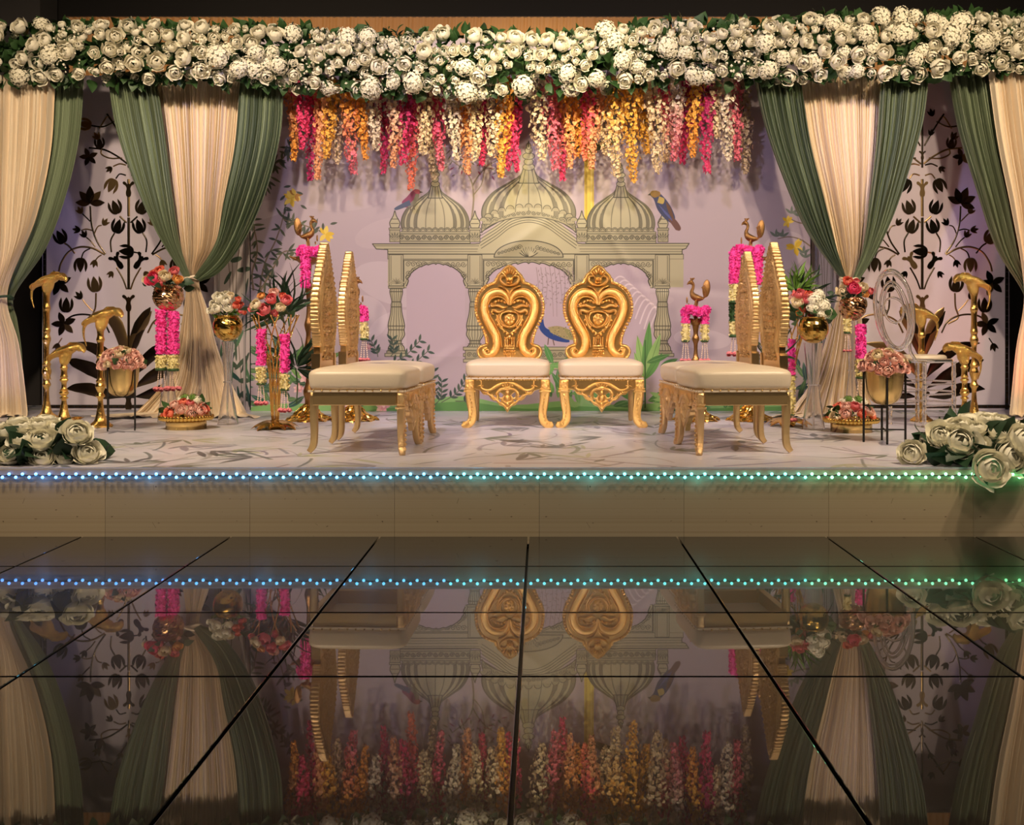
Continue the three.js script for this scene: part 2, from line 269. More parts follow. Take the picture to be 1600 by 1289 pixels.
// ---------------------------------------------------------------- unseen lights and their out-of-view fittings
function spot(pos, aim, color, I, angle, pen, size, owner) {
  const l = new THREE.SpotLight(rgb(...color), I, 0, angle, pen, 2);
  l.position.set(...pos); l.target.position.set(...aim); l.castShadow = true; l.shadow.radius = size; l.shadow.mapSize.set(1024, 1024); scene.add(l, l.target);
  return l;
}
{
  const truss = thing('unseen_lighting_truss', 'unseen silver box truss that carries the stage lights above the dance floor', 'truss', [0, 5.44, -4.35]);  // truss out of view, placed to carry the unseen lamps
  for (const [y, z] of [[0.12, -0.12], [0.12, 0.12], [-0.12, -0.12], [-0.12, 0.12]]) part('chord', bar([-6.6, y, z], [6.6, y, z], 0.025, 10), mat({ color: rgb(0.5, 0.5, 0.5), metalness: 1, roughness: 0.4 }), truss);
  const l = []; for (let k = 0; k < 44; k++) for (const z of [-0.12, 0.12]) { const x = -6.6 + k * 0.3; l.push(bar([x, k % 2 ? 0.12 : -0.12, z], [x + 0.3, k % 2 ? -0.12 : 0.12, z], 0.01)); }
  stuff(part('lacing', merge(l), mat({ color: rgb(0.5, 0.5, 0.5), metalness: 1, roughness: 0.4 }), truss));
  for (const x of [-4, 0, 4]) part('hanger', bar([x, 0.12, 0], [x, TOP - 5.44, 0], 0.012), blackM, truss);
  const can = lathe([[0, -0.32], [0.06, -0.32], [0.1, -0.26], [0.1, 0.02], [0.115, 0.03], [0.115, 0.05], [0.1, 0.05]], 20), yoke = sweep([[-0.12, 0.1, 0], [-0.128, 0.04, 0], [-0.12, -0.08, 0]], 0.01);
  const words = ['first', 'second', 'third', 'fourth', 'fifth', 'sixth', 'seventh', 'eighth'], order = UNSEEN_LAMPS.map((L, i) => i).sort((a, b) => UNSEEN_LAMPS[a][0][0] - UNSEEN_LAMPS[b][0][0]);
  UNSEEN_LAMPS.forEach((L, i) => {
    const [p, a, c, I, ang, pen, size] = L, o = thing('unseen_stage_light', `unseen black stage light can on the front truss, ${words[order.indexOf(i)]} counted from the hall's left wall`, 'stage light', p, 0, 'unseen stage lights on the truss');
    const dir = V(a[0] - p[0], a[1] - p[1], a[2] - p[2]).normalize(), q = turnTo(dir);
    part('housing', can.clone().applyQuaternion(q), blackM, o); part('yoke', merge([yoke, mirrorX(yoke), bar([-0.12, 0.1, 0], [0.12, 0.1, 0], 0.012)]), blackM, o);
    part('lens', new THREE.CircleGeometry(0.095, 20).rotateX(-Math.PI / 2).translate(0, 0.035, 0).applyQuaternion(q), mat({ color: rgb(0.3, 0.3, 0.3), emissive: rgb(...c), emissiveIntensity: 4 }), o);
    spot([p[0] + dir.x * 0.09, p[1] + dir.y * 0.09, p[2] + dir.z * 0.09], a, c, I, ang, pen, size);
  });
  // unseen ceiling panels, out of view, lighting cushions, roses and fascia from the front
  const frame = merge([box(1.24, 0.05, 0.64, 0, 0.03, 0)]), face = box(1.2, 0.012, 0.6, 0, 0, 0);
  let n = 0;
  for (const [x, z] of [[-3.6, -1.2], [0, -1.2], [3.6, -1.2], [-3.6, 2], [3.6, 2]]) {
    const o = thing('unseen_ceiling_light', `unseen rectangular ceiling light panel lighting the stage from the front, ${['left front', 'middle front', 'right front', 'left rear', 'right rear'][n++]} one`, 'ceiling light', [x, TOP - 0.06, z]);
    part('frame', frame, blackM, o); part('diffuser', face, mat({ color: rgb(0.6, 0.6, 0.6), emissive: rgb(...UNSEEN_PANELS.color), emissiveIntensity: 0.8 }), o);
    const l = new THREE.RectAreaLight(rgb(...UNSEEN_PANELS.color), UNSEEN_PANELS.intensity, 1.2, 0.6); l.position.set(x, TOP - 0.08, z); l.lookAt(x, 0, z); scene.add(l);
  }
}
// ---------------------------------------------------------------- the printed backdrop (a flat cloth banner with an ink drawing)
const DB = 10.3, BX0 = 392, BX1 = 1266, BY0 = 60, BY1 = 642.1;
const backdropT = (() => {
  const c = canvas(2048, 1372), x = c.getContext('2d'), s = 2048 / (BX1 - BX0), R = rnd(15);
  x.fillStyle = '#ad9fad'; x.fillRect(0, 0, 2048, 1372);
  x.setTransform(s, 0, 0, s, -BX0 * s, -BY0 * s);
  x.lineCap = 'round'; x.lineJoin = 'round';
  const INK = '#3a3a31', STONE = '#a9a48b', STONE2 = '#99947c';
  const line = (pts, w = 0.6, col = INK) => { x.strokeStyle = col; x.lineWidth = w * 1.45; x.beginPath(); pts.forEach((p, i) => i ? x.lineTo(p[0], p[1]) : x.moveTo(p[0], p[1])); x.stroke(); };
  const fillP = (pts, f, w = 0.6, col = INK) => { x.beginPath(); pts.forEach((p, i) => i ? x.lineTo(p[0], p[1]) : x.moveTo(p[0], p[1])); x.closePath(); x.fillStyle = f; x.fill(); if (w) { x.strokeStyle = col; x.lineWidth = w * 1.45; x.stroke(); } };
  const rect = (a, b, w, h, f, lw = 0.6) => fillP([[a, b], [a + w, b], [a + w, b + h], [a, b + h]], f, lw);
  const curve = (pts, n = 24) => smooth2(pts, n);
  const brush = (pts, w0, w1, col) => { const q = curve(pts, 30); for (let i = 1; i < q.length; i++) line([q[i - 1], q[i]], w0 + (w1 - w0) * i / q.length, col); };
  const leaf = (px, py, a, L, w, f, vein) => { x.save(); x.translate(px, py); x.rotate(a); x.fillStyle = f; x.beginPath(); x.moveTo(0, 0); x.quadraticCurveTo(L * 0.4, -w, L, 0); x.quadraticCurveTo(L * 0.4, w, 0, 0); x.fill(); if (vein) { x.strokeStyle = vein; x.lineWidth = 0.5; x.beginPath(); x.moveTo(0, 0); x.lineTo(L, 0); x.stroke(); } x.restore(); };
  const scroll = (px, py, r, dir = 1, w = 0.5) => { const q = []; for (let i = 0; i <= 26; i++) { const t = i / 26, a = t * 9.5 * dir; q.push([px + Math.cos(a) * r * (1 - t * 0.85), py + Math.sin(a) * r * (1 - t * 0.85)]); } line(q, w); };
  // washes of soft landscape tint in the cloth print
  for (let k = 0; k < 40; k++) { x.fillStyle = ['rgba(196,178,190,.25)', 'rgba(214,200,214,.3)', 'rgba(186,170,182,.16)'][k % 3]; x.beginPath(); x.ellipse(BX0 + R() * 880, 180 + R() * 460, 20 + R() * 70, 8 + R() * 30, (R() - 0.5), 0, 7); x.fill(); }
  // tree between the domes and other branches
  brush([[737, 345], [740, 310], [737, 286], [728, 270], [706, 252]], 2, 1, '#7d7364'); brush([[738, 292], [748, 276], [766, 258], [790, 246]], 1.4, 0.8, '#7d7364'); brush([[741, 305], [752, 290], [758, 262]], 1.2, 0.7, '#7d7364');
  for (let k = 0; k < 60; k++) leaf(700 + R() * 96, 225 + R() * 52, R() * 6.3, 6 + R() * 5, 2.2, ['#6c6450', '#7a6a5a', '#8c3350', '#5e5f48'][k % 4]);
  // yellow striped trunk of the banana tree behind the right dome
  rect(913, 180, 15, 185, '#d6bf4e', 0); line([[916, 180], [916, 365]], 2, '#bfa63a'); line([[924, 180], [924, 365]], 1.5, '#e2cf70');
  for (const [a, b, an, L] of [[916, 232, 3.5, 62], [918, 236, -0.35, 60], [910, 222, 3.9, 60]]) leaf(a, b, an, L, 13, '#3d4a2a', '#77804f');
  // left climbing branches with yellow blossom
  const twig = '#7a6a58', lf = ['#46503f', '#3c463c', '#535a44'];
  const twigs = [[[405, 470], [408, 440], [416, 408], [430, 380], [440, 352], [446, 325]], [[396, 455], [394, 430], [402, 395], [398, 362], [392, 345]], [[408, 455], [425, 425], [445, 395], [470, 400]], [[445, 345], [470, 352], [498, 362]], [[420, 262], [440, 250], [455, 232]], [[395, 300], [414, 290], [430, 262]]];
  for (const t of twigs) { brush(t, 2.2, 0.9, twig); const q = curve(t, 8); q.forEach((p, i) => { if (i) for (let k = 0; k < 3; k++) leaf(p[0], p[1], R() * 6.3, 11 + R() * 9, 3.8, lf[k]); }); }
  const blossom = (a, b, r, col = '#d8b431') => { for (let k = 0; k < 6; k++) leaf(a, b, k * 1.05 + R(), r, r * 0.5, k % 2 ? col : '#e3c85a'); };
  blossom(455, 312, 14); blossom(462, 306, 12, '#a8762c'); blossom(509, 368, 14);
  for (const [a, b] of [[455, 292], [474, 305], [470, 322], [438, 315], [446, 330], [505, 350], [516, 352], [500, 356]]) leaf(a, b, R() * 6.3, 12, 4, lf[1]);
  // right branch with yellow flowers
  brush([[1268, 388], [1250, 376], [1232, 372], [1215, 375]], 1.6, 0.8, twig); brush([[1266, 352], [1248, 350], [1236, 345]], 1.6, 0.8, twig);
  blossom(1242, 388, 15); blossom(1230, 348, 10);
  for (const [a, b] of [[1212, 372], [1222, 372], [1236, 336], [1246, 340], [1258, 405], [1255, 398]]) for (let k = 0; k < 3; k++) leaf(a, b, -2.4 + k * 0.9, 13, 4, '#66736a');
  // ---- palace
  const arches = [[681, 449, 46, 415], [826, 446, 66, 414], [970, 449, 46, 415]];
  // masonry body: lintel band and piers
  rect(606, 399, 462, 8, STONE); rect(606, 407, 462, 44, STONE, 0); 
  const cusps = (cx, y0, hw, top) => { const q = [], n = 6; for (let side = -1; side <= 1; side += 2) { const a = []; for (let k = 0; k < n; k++) { const t0 = k / n, t1 = (k + 1) / n, f = t => [cx + side * hw * Math.cos(t * Math.PI / 2), y0 - (y0 - top) * Math.pow(Math.sin(t * Math.PI / 2), 0.85)], A = f(t0), B = f(t1); for (let i = 0; i <= 6; i++) { const u = i / 6, bul = Math.sin(u * Math.PI) * -hw * 0.05; a.push([A[0] + (B[0] - A[0]) * u + side * bul * 0.9, A[1] + (B[1] - A[1]) * u + bul * 0.9 * 1]); } } q.push(side < 0 ? a : a.reverse()); } return [...q[0], ...q[1]]; };
  for (const [cx, y0, hw, top] of arches) {
    const q = cusps(cx, y0, hw, top);
    rect(cx - hw - 5, 407, hw * 2 + 10, 45, STONE);
    for (const sd of [-1, 1]) { for (let k = 0; k < 7; k++) scroll(cx + sd * (hw - 3 - (k % 4) * 8), 415 + Math.floor(k / 4) * 10 + (k % 4 === 0 ? k * 1.2 : 0), 4.6, sd); scroll(cx + sd * (hw - 2), 435, 4.5, -sd); }
    fillP([...q, [cx + hw, 560], [cx - hw, 560]], '#b2a2b3', 0); line(q, 1.1); line(q.map(p => [cx + (p[0] - cx) * 1.06, p[1] - 2.5]), 0.5);
    line([[cx - hw - 4, 452], [cx - hw - 4, 409], [cx + hw + 4, 409], [cx + hw + 4, 452]], 0.7);
  }
  // willow sprays seen through the middle arch and plume of a fountain of feathers on the right
  for (let k = 0; k < 9; k++) { const a = 838 + k * 7; brush([[a, 420], [a + 3, 445], [a - 2 + R() * 8, 466 + R() * 40]], 0.6, 0.4, '#8a7d83'); for (let i = 0; i < 9; i++) leaf(a + R() * 6, 428 + i * 6, R() * 6, 5, 1.4, '#8a7d83'); }
  for (let k = 0; k < 20; k++) { const q = []; for (let i = 0; i <= 10; i++) { const t = i / 10; q.push([952 + k * 3.4 + t * 26, 452 + k * 4 - Math.sin(t * 2.4) * (18 + k)]); } line(q, 1.6, k % 2 ? 'rgba(178,163,172,.55)' : 'rgba(226,214,222,.6)'); }
  const column = cx => {
    rect(cx - 11, 400, 22, 49, STONE); line([[cx - 8, 402], [cx - 8, 447]], 0.5); line([[cx + 8, 402], [cx + 8, 447]], 0.5);
    for (let k = -3; k <= 3; k++) leaf(cx + k * 1.2, 446, -Math.PI / 2 + k * 0.42, 11, 3, STONE2), leaf(cx, 446, -Math.PI / 2 + k * 0.42, 9, 0.7, INK);
    rect(cx - 12, 449, 24, 4, STONE2);
    const prof = [[9, 453], [10, 458], [8, 468], [7, 474], [8, 478], [8, 482], [9, 492], [13, 512], [12, 518], [13, 526], [8, 535], [8, 540], [12, 545], [13, 551]];
    const q = smooth2(prof.map(p => [p[0], p[1]]), 60), sh = [...q.map(p => [cx + p[0], p[1]]), ...q.slice().reverse().map(p => [cx - p[0], p[1]])];
    fillP(sh, STONE, 0.9); for (let k = -2; k <= 2; k++) line(q.map(p => [cx + p[0] * k * 0.36, p[1]]), 0.5);
    for (const y of [458, 474, 482, 512, 518, 535, 540]) line([[cx - pick(prof.map(p => p[0]), (y - 453) / 98), y], [cx + pick(prof.map(p => p[0]), (y - 453) / 98), y]], 0.8);
    rect(cx - 15, 551, 30, 4, STONE2); rect(cx - 18, 555, 36, 5, STONE);
  };
  for (const cx of [619, 742, 909, 1035]) column(cx);
  rect(724, 545, 203, 5, STONE); rect(727, 550, 197, 14, STONE2); for (let k = 0; k < 22; k++) scroll(733 + k * 8.9, 557, 4, k % 2 ? 1 : -1);
  rect(724, 564, 203, 5, STONE); rect(730, 569, 190, 12, STONE);
  // cornice with the raised middle arch
  fillP([[582, 383], [742, 383], [762, 381], [782, 362], [806, 352], [826, 349], [848, 352], [872, 363], [890, 381], [910, 383], [1077, 382], [1072, 390], [1066, 392], [1066, 399], [606, 399], [606, 392], [588, 391]], STONE, 0.9);
  for (const [y, a, b] of [[386, 585, 1074], [391, 600, 1070], [395, 606, 1066]]) { line([[a, y], [770, y]], 0.5); line([[882, y], [b, y]], 0.5); }
  fillP([[745, 395], [754, 372], [776, 352], [800, 338], [826, 333], [852, 338], [878, 352], [898, 372], [907, 395], [826, 404]], STONE, 0);
  for (let k = 0; k < 6; k++) line(curve([[752 - k, 390 - k * 4.6], [776, 374 - k * 4.8], [800, 356 - k * 4.2], [826, 349 - k * 3.4], [852, 356 - k * 4.2], [878, 374 - k * 4.8], [900 + k, 390 - k * 4.6]], 30), k === 5 ? 1 : 0.6);
  // band of scrolls over the arch
  const arc = t => { const a = Math.PI * (1.11 + 0.78 * t); return [826 + 78 * Math.cos(a), 368 + 37 * Math.sin(a)]; };
  const up = [], dn = []; for (let i = 0; i <= 24; i++) { const p = arc(i / 24); up.push([p[0], p[1] - 3]); dn.push([p[0], p[1] + 10]); }
  fillP([...up, ...dn.reverse()], STONE2, 0.8); for (let i = 1; i < 24; i++) { const p = arc(i / 24); scroll(p[0], p[1] + 3.6, 3.6, i % 2 ? 1 : -1); }
  // tympanum fan
  const tym = []; for (let i = 0; i <= 24; i++) { const a = Math.PI + Math.PI * i / 24; tym.push([826 + 54 * Math.cos(a), 404 + 26 * Math.sin(a)]); }
  fillP(tym, STONE2, 1); for (let k = -4; k <= 4; k++) { leaf(826, 404, -Math.PI / 2 + k * 0.28, 17, 3.4, INK); leaf(826, 403, -Math.PI / 2 + k * 0.28, 15, 2.6, STONE); }
  for (const sd of [-1, 1]) for (let k = 0; k < 7; k++) scroll(826 + sd * (14 + k * 5.4), 398 - (6 - k) * 1.6, 4.2 - k * 0.25, sd);
  // domes
  const dome = (cx, by, hw, ty, fin, band) => {
    const prof = [[hw * 0.97, by], [hw * 1.02, by - (by - ty) * 0.16], [hw * 0.98, by - (by - ty) * 0.34], [hw * 0.8, by - (by - ty) * 0.55], [hw * 0.45, by - (by - ty) * 0.74], [hw * 0.2, by - (by - ty) * 0.87], [hw * 0.1, ty]];
    const q = smooth2(prof, 40); fillP([...q.map(p => [cx - p[0], p[1]]), ...q.slice().reverse().map(p => [cx + p[0], p[1]])], STONE, 1.1);
    for (let k = -5; k <= 5; k++) { const f = Math.sin(k / 5.5 * Math.PI / 2); line(q.map(p => [cx + p[0] * f, p[1]]), 0.9, '#6a6757'); if (Math.abs(k) > 1) for (let h = 1; h < 7; h++) { const g = f + Math.sign(k) * h * 0.015; if (Math.abs(g) < 1) line(q.slice(3, 34 - h * 3).map(p => [cx + p[0] * g, p[1]]), 0.6, 'rgba(66,65,56,.6)'); } }
    for (let k = 0; k < 11; k++) { const a = cx - hw + (k + 0.5) * hw * 2 / 11, w = hw / 11; x.beginPath(); x.arc(a, by - 2, w, Math.PI, 0); x.lineTo(a + w, by + 2); x.lineTo(a - w, by + 2); x.closePath(); x.fillStyle = STONE2; x.fill(); x.strokeStyle = INK; x.lineWidth = 0.8; x.stroke(); x.beginPath(); x.arc(a, by - 2, w * 0.6, Math.PI, 0); x.stroke(); }
    // neck petals and finial
    const h = ty - fin; fillP([[cx - hw * 0.22, ty + h * 0.5], [cx - hw * 0.12, ty - 1], [cx + hw * 0.12, ty - 1], [cx + hw * 0.22, ty + h * 0.5]], STONE2, 0.8); for (let k = -1; k <= 1; k++) line([[cx + k * hw * 0.07, ty - 1], [cx + k * hw * 0.12, ty + h * 0.5]], 0.6);
    for (const [dy, r] of [[0.06, 0.13], [0.25, 0.1], [0.45, 0.13], [0.66, 0.08], [0.8, 0.05]]) { x.beginPath(); x.ellipse(cx, ty - h * dy - 1, hw * r, h * 0.12, 0, 0, 7); x.fillStyle = STONE; x.fill(); x.strokeStyle = INK; x.lineWidth = 0.9; x.stroke(); }
    line([[cx, ty - h * 0.8], [cx, fin]], 1);
    if (band) { rect(cx - hw - 3, by, hw * 2 + 6, 3, STONE); rect(cx - hw - 3, by + 3, hw * 2 + 6, 12, STONE2); for (let k = 0; k < 13; k++) scroll(cx - hw + k * hw * 2 / 12, by + 9, 4, k % 2 ? 1 : -1, 0.8); rect(cx - hw - 3, by + 15, hw * 2 + 6, 3, STONE); }
  };
  dome(680, 364, 52, 292, 254, true); dome(970, 364, 52, 292, 256, true); 
  x.save(); x.beginPath(); x.rect(700, 150, 260, 216); const mask = [[745, 375], [762, 352], [782, 341], [806, 333], [826, 331], [848, 334], [872, 342], [890, 353], [905, 375], [905, 150], [745, 150]]; x.beginPath(); mask.forEach((p, i) => i ? x.lineTo(...p) : x.moveTo(...p)); x.closePath(); x.clip();
  dome(826, 350, 72, 266, 222, false);
  for (let k = 0; k < 13; k++) { const t = (k + 0.5) / 13, p = arc(t); x.beginPath(); x.arc(p[0], p[1] - 5, 6, Math.PI, 0); x.fillStyle = STONE2; x.fill(); x.strokeStyle = INK; x.lineWidth = 0.8; x.stroke(); }
  x.restore();
  for (const cx of [617, 742, 909, 1036]) {                // little corner urns
    rect(cx - 9, 358, 18, 3, STONE); rect(cx - 8, 361, 16, 19, STONE2); for (let k = -2; k <= 2; k++) leaf(cx, 379, -Math.PI / 2 + k * 0.35, 15, 2.6, INK), leaf(cx, 379, -Math.PI / 2 + k * 0.35, 12, 1.4, STONE);
    fillP(curve([[cx - 6, 358], [cx - 8, 350], [cx - 4, 342], [cx - 2, 338], [cx, 331], [cx + 2, 338], [cx + 4, 342], [cx + 8, 350], [cx + 6, 358]], 30), STONE, 0.9); for (const y of [344, 351]) line([[cx - 6, y], [cx + 6, y]], 0.6);
  }
  // ---- birds and peacock
  const body = (pts, f) => { x.beginPath(); curve(pts, 40).forEach((p, i) => i ? x.lineTo(p[0], p[1]) : x.moveTo(p[0], p[1])); x.closePath(); x.fillStyle = f; x.fill(); };
  body([[656, 301], [650, 297], [644, 300], [636, 309], [628, 318], [634, 326], [642, 322], [650, 312], [655, 305]], '#7d2a55'); body([[650, 303], [655, 306], [651, 318], [642, 326], [637, 324], [646, 314]], '#6d6a62'); body([[640, 314], [628, 320], [616, 328], [618, 330], [632, 326], [642, 322]], '#3d4a6a');
  body([[652, 297], [656, 299], [657, 303], [650, 304], [647, 300]], '#9a3c50'); fillP([[656, 300], [661, 302], [656, 303]], '#3a332c', 0); line([[642, 325], [641, 330]], 0.8, '#54443a'); line([[646, 323], [648, 329]], 0.8, '#54443a');
  body([[1026, 299], [1020, 301], [1015, 305], [1021, 312], [1028, 330], [1040, 344], [1050, 350], [1055, 344], [1050, 328], [1042, 315], [1034, 306]], '#2c3560'); body([[1025, 299], [1018, 300], [1016, 305], [1022, 310], [1032, 306], [1031, 301]], '#8a6a2a'); body([[1030, 308], [1038, 312], [1036, 320], [1027, 318]], '#b7a254');
  body([[1040, 316], [1048, 326], [1053, 344], [1047, 338], [1042, 326]], '#5d3a2a'); body([[1044, 344], [1052, 342], [1064, 358], [1062, 362], [1056, 361]], '#5e3b38'); fillP([[1016, 303], [1012, 306], [1017, 307]], '#2e2823', 0); for (let k = 0; k < 6; k++) line([[1030 + k * 3, 322 + k * 3], [1040 + k * 2, 336 + k * 2]], 0.8, '#465091'); line([[1034, 342], [1029, 350]], 0.8, '#54443a');
  body([[846, 491], [842, 494], [843, 500], [842, 512], [845, 520], [856, 530], [872, 536], [890, 537], [884, 528], [864, 520], [852, 514], [849, 502], [849, 495]], '#1f3f86'); body([[856, 514], [872, 512], [890, 518], [903, 530], [890, 534], [872, 528], [860, 522]], '#9a8f68'); body([[880, 515], [900, 522], [925, 540], [936, 552], [910, 541], [890, 532]], '#8d8a5c');
  for (let k = 0; k < 40; k++) { x.fillStyle = ['#6e7242', '#5a5a48', '#b7a878'][k % 3]; x.beginPath(); x.arc(862 + R() * 46, 514 + R() * 18, 0.8, 0, 7); x.fill(); } line([[857, 531], [856, 541]], 0.9, '#54443a'); line([[864, 534], [866, 542]], 0.9, '#54443a'); fillP([[842, 495], [838, 497], [843, 498]], '#2e2823', 0);
  // ---- planting along the bottom
  body([[392, 646], [392, 640], [440, 634], [560, 636], [640, 632], [720, 622], [800, 636], [880, 630], [960, 636], [1060, 632], [1150, 638], [1266, 636], [1266, 646]], '#7fae6c'); body([[560, 646], [640, 638], [720, 631], [820, 642], [900, 638], [1000, 644], [1266, 642], [1266, 646]], '#5d9150');
  const bush = (cx, cy, n, w, h, cols, L) => { for (let k = 0; k < n; k++) leaf(cx + (R() - 0.5) * w, cy - R() * h, -Math.PI / 2 + (R() - 0.5) * 3.4, L * (0.6 + R() * 0.8), L * 0.3, cols[k % cols.length], '#8fae86'); };
  const dk = ['#2f4440', '#3a5048', '#44564a'];
  const spray = (x0, y0, x1, y1, n) => { const q = curve([[x0, y0], [(x0 + x1) / 2 + 4, (y0 + y1) / 2 + 6], [x1, y1]], n); line(q, 0.9, '#5a5f52'); q.forEach((p, i) => { if (i > 1) { leaf(p[0], p[1], Math.atan2(y1 - y0, x1 - x0) + 0.8, 12, 4, dk[i % 3]); leaf(p[0], p[1], Math.atan2(y1 - y0, x1 - x0) - 0.8, 12, 4, dk[(i + 1) % 3]); } }); };
  for (const a of [[596, 575, 655, 536, 7], [600, 590, 668, 552, 7], [590, 560, 580, 536, 5], [610, 560, 612, 534, 5], [690, 632, 730, 590, 7], [680, 636, 690, 600, 6], [712, 630, 736, 616, 5], [668, 636, 676, 584, 6]]) spray(...a);
  bush(560, 645, 26, 90, 30, dk, 15); bush(640, 640, 14, 60, 20, dk, 12); bush(420, 640, 40, 60, 90, ['#2b5550', '#35605a', '#3f5f49', '#587a50'], 26); bush(480, 640, 36, 60, 80, ['#4c7a40', '#2f4a3a', '#6b9850'], 24);
  const rosette = (a, b, r) => { for (let k = 0; k < 14; k++) leaf(a, b, k * 2.4, r * (1 - k * 0.045), r * 0.5, ['#d9a5ac', '#e6c3c3', '#c98a94'][k % 3]); };
  rosette(597, 638, 13); rosette(480, 590, 16); rosette(575, 545, 7); rosette(466, 610, 10); rosette(540, 640, 10);
  bush(878, 630, 16, 60, 60, ['#4f8a4c', '#3f7442', '#6ea45c'], 34); bush(930, 640, 24, 120, 26, ['#6f9f5c', '#4a7a48', '#86b070'], 30);
  // banana plant at right
  for (const [an, L, w] of [[-1.75, 70, 15], [-1.5, 92, 15], [-1.25, 76, 16], [-1.95, 46, 12], [-1.0, 50, 12]]) leaf(1008, 596, an, L, w, ['#7fae62', '#93bd72', '#5f9450'][L % 3], '#3f6a3a');
  for (const [a, b, an, L, w] of [[1012, 630, -0.3, 60, 18], [1000, 630, -2.6, 50, 16], [1010, 570, -0.35, 40, 10], [1032, 575, -0.4, 30, 9]]) leaf(a, b, an, L, w, '#4c7f45', '#8fb57a');
  line([[1008, 640], [1008, 535]], 1.6, '#3f6a3a'); bush(1100, 645, 30, 160, 22, ['#5d9150', '#467a46', '#87b070'], 24); bush(1215, 640, 34, 90, 70, ['#33505a', '#44665e', '#557a58'], 26); rosette(1190, 630, 9);
  return canvasTex(c);
})();
const backdropM = mat({ map: backdropT, roughness: 0.5, bumpMap: weaveT, bumpScale: 0.0001 });
{
  const a = at(BX0, BY0, DB), b = at(BX1, BY1, DB), R = rnd(4);
  const creases = [...Array(26)].map(() => [a.x + R() * (b.x - a.x), 0.6 + R() * 2.6, (R() - 0.5) * 2.4, 0.25 + R() * 0.5, (R() - 0.4) * 0.034, 0.03 + R() * 0.06]);
  const o = thing('printed_backdrop', 'wide cloth backdrop printed with a domed palace, peacock and plants', 'backdrop', [(a.x + b.x) / 2, STAGE, -DB]);
  const front = (u, v) => { const x = a.x + u * (b.x - a.x), y = b.y + v * (a.y - b.y); let z = 0.03 * (vnoise(x * 1.3 + 9, y * 0.9, 64, 2) - 0.5) * Math.min(1, v * 6);
    for (const [cx, cy, an, L, h, w] of creases) { const dx = x - cx, dy = y - cy, p = dx * Math.cos(an) + dy * Math.sin(an), q = -dx * Math.sin(an) + dy * Math.cos(an); if (Math.abs(p) < L * 2 && Math.abs(q) < w * 4) z += h * Math.exp(-p * p / (L * L) - q * q / (w * w)); }
    return [x - (a.x + b.x) / 2, y - STAGE, z]; };
  part('cloth', grid(200, 130, front), backdropM, o);
  part('frame', merge([box(b.x - a.x, 0.05, 0.04, 0, a.y - STAGE - 0.03, -0.06), box(0.05, a.y - STAGE, 0.04, a.x - (a.x + b.x) / 2 + 0.03, (a.y - STAGE) / 2, -0.06), box(0.05, a.y - STAGE, 0.04, b.x - (a.x + b.x) / 2 - 0.03, (a.y - STAGE) / 2, -0.06)]), blackM, o);
}
// narrow grey-white return panels with printed vines beside the backdrop
function returnPanel(x0, x1, label, seed) {
  const d = 10.42, a = at(x0, 110, d), b = at(x1, 640, d), c = canvas(256, 1024), x = c.getContext('2d'), R = rnd(seed), y1 = STAGE;
  x.fillStyle = '#c6bcbc'; x.fillRect(0, 0, 256, 1024);
  for (let k = 0; k < 3; k++) { x.strokeStyle = '#6f6256'; x.lineWidth = 5; x.beginPath(); x.moveTo(60 + k * 70, 1024); x.bezierCurveTo(20 + k * 90, 850, 200 - k * 40, 700, 60 + k * 60, 480 + k * 30); x.stroke(); }
  for (let k = 0; k < 60; k++) { x.save(); x.translate(R() * 256, 1024 - R() * R() * 464); x.rotate(R() * 6.3); x.fillStyle = ['#2f5550', '#46594a', '#3a4a44', '#52785a'][k % 4]; x.beginPath(); x.ellipse(0, 0, 24 + (R() * 30), 8, 0, 0, 7); x.fill(); x.restore(); }
  const o = thing('vine_panel', label, 'panel', [(a.x + b.x) / 2, STAGE, -d]), w = b.x - a.x, h = a.y - STAGE;
  part('board', box(w, h, 0.03, 0, h / 2, 0), mat({ map: canvasTex(c), roughness: 0.4 }), o);
  part('edge_strip', merge([box(0.02, h, 0.045, -w / 2 + 0.05, h / 2, 0.005), box(0.02, h, 0.045, w / 2 - 0.05, h / 2, 0.005)]), mat({ color: rgb(0.4, 0.37, 0.37), roughness: 0.3 }), o);
}
returnPanel(335, 391, 'narrow vine-printed panel beside the left curtain pair, behind the white-flower globe bowl', 3);
returnPanel(1267, 1306, 'narrow vine-printed panel beside the right curtain pair, behind the baby-breath globe bowl', 8);

// ---------------------------------------------------------------- white screens with dark mirror-gold blossom inlay
const inlayM = [mat({ color: rgb(0.14, 0.1, 0.06), metalness: 1, roughness: 0.24 }), mat({ color: rgb(0.34, 0.23, 0.11), metalness: 1, roughness: 0.3 }), mat({ color: rgb(0.075, 0.06, 0.045), metalness: 1, roughness: 0.2 })];  // three metal tones put the mirror inlay's black-to-gold reflections into its colour
const screenM = mat({ color: rgb(0.62, 0.56, 0.66), roughness: 0.45 });
const petalShape = (w, tip = 0.6) => { const q = []; for (let i = 0; i <= 10; i++) { const t = i / 10; q.push([w * Math.pow(Math.sin(Math.PI * Math.pow(t, tip)), 0.9), t]); } for (let i = 9; i >= 1; i--) { const t = i / 10; q.push([-w * Math.pow(Math.sin(Math.PI * Math.pow(t, tip)), 0.9), t]); } return slab(q, 1); };
const PET = { wide: petalShape(0.3, 0.75), slim: petalShape(0.17, 0.8), leaf: petalShape(0.2, 0.9) };
PET.side = slab([...smooth2([[0.04, -0.02], [0.27, 0.05], [0.46, 0.34], [0.49, 0.66], [0.36, 1.0]], 12), ...smooth2([[0.36, 1.0], [0.3, 0.78], [0.295, 0.45], [0.22, 0.2], [0.04, 0.04]], 12).slice(1)], 1); PET.sideL = mirrorX(PET.side);
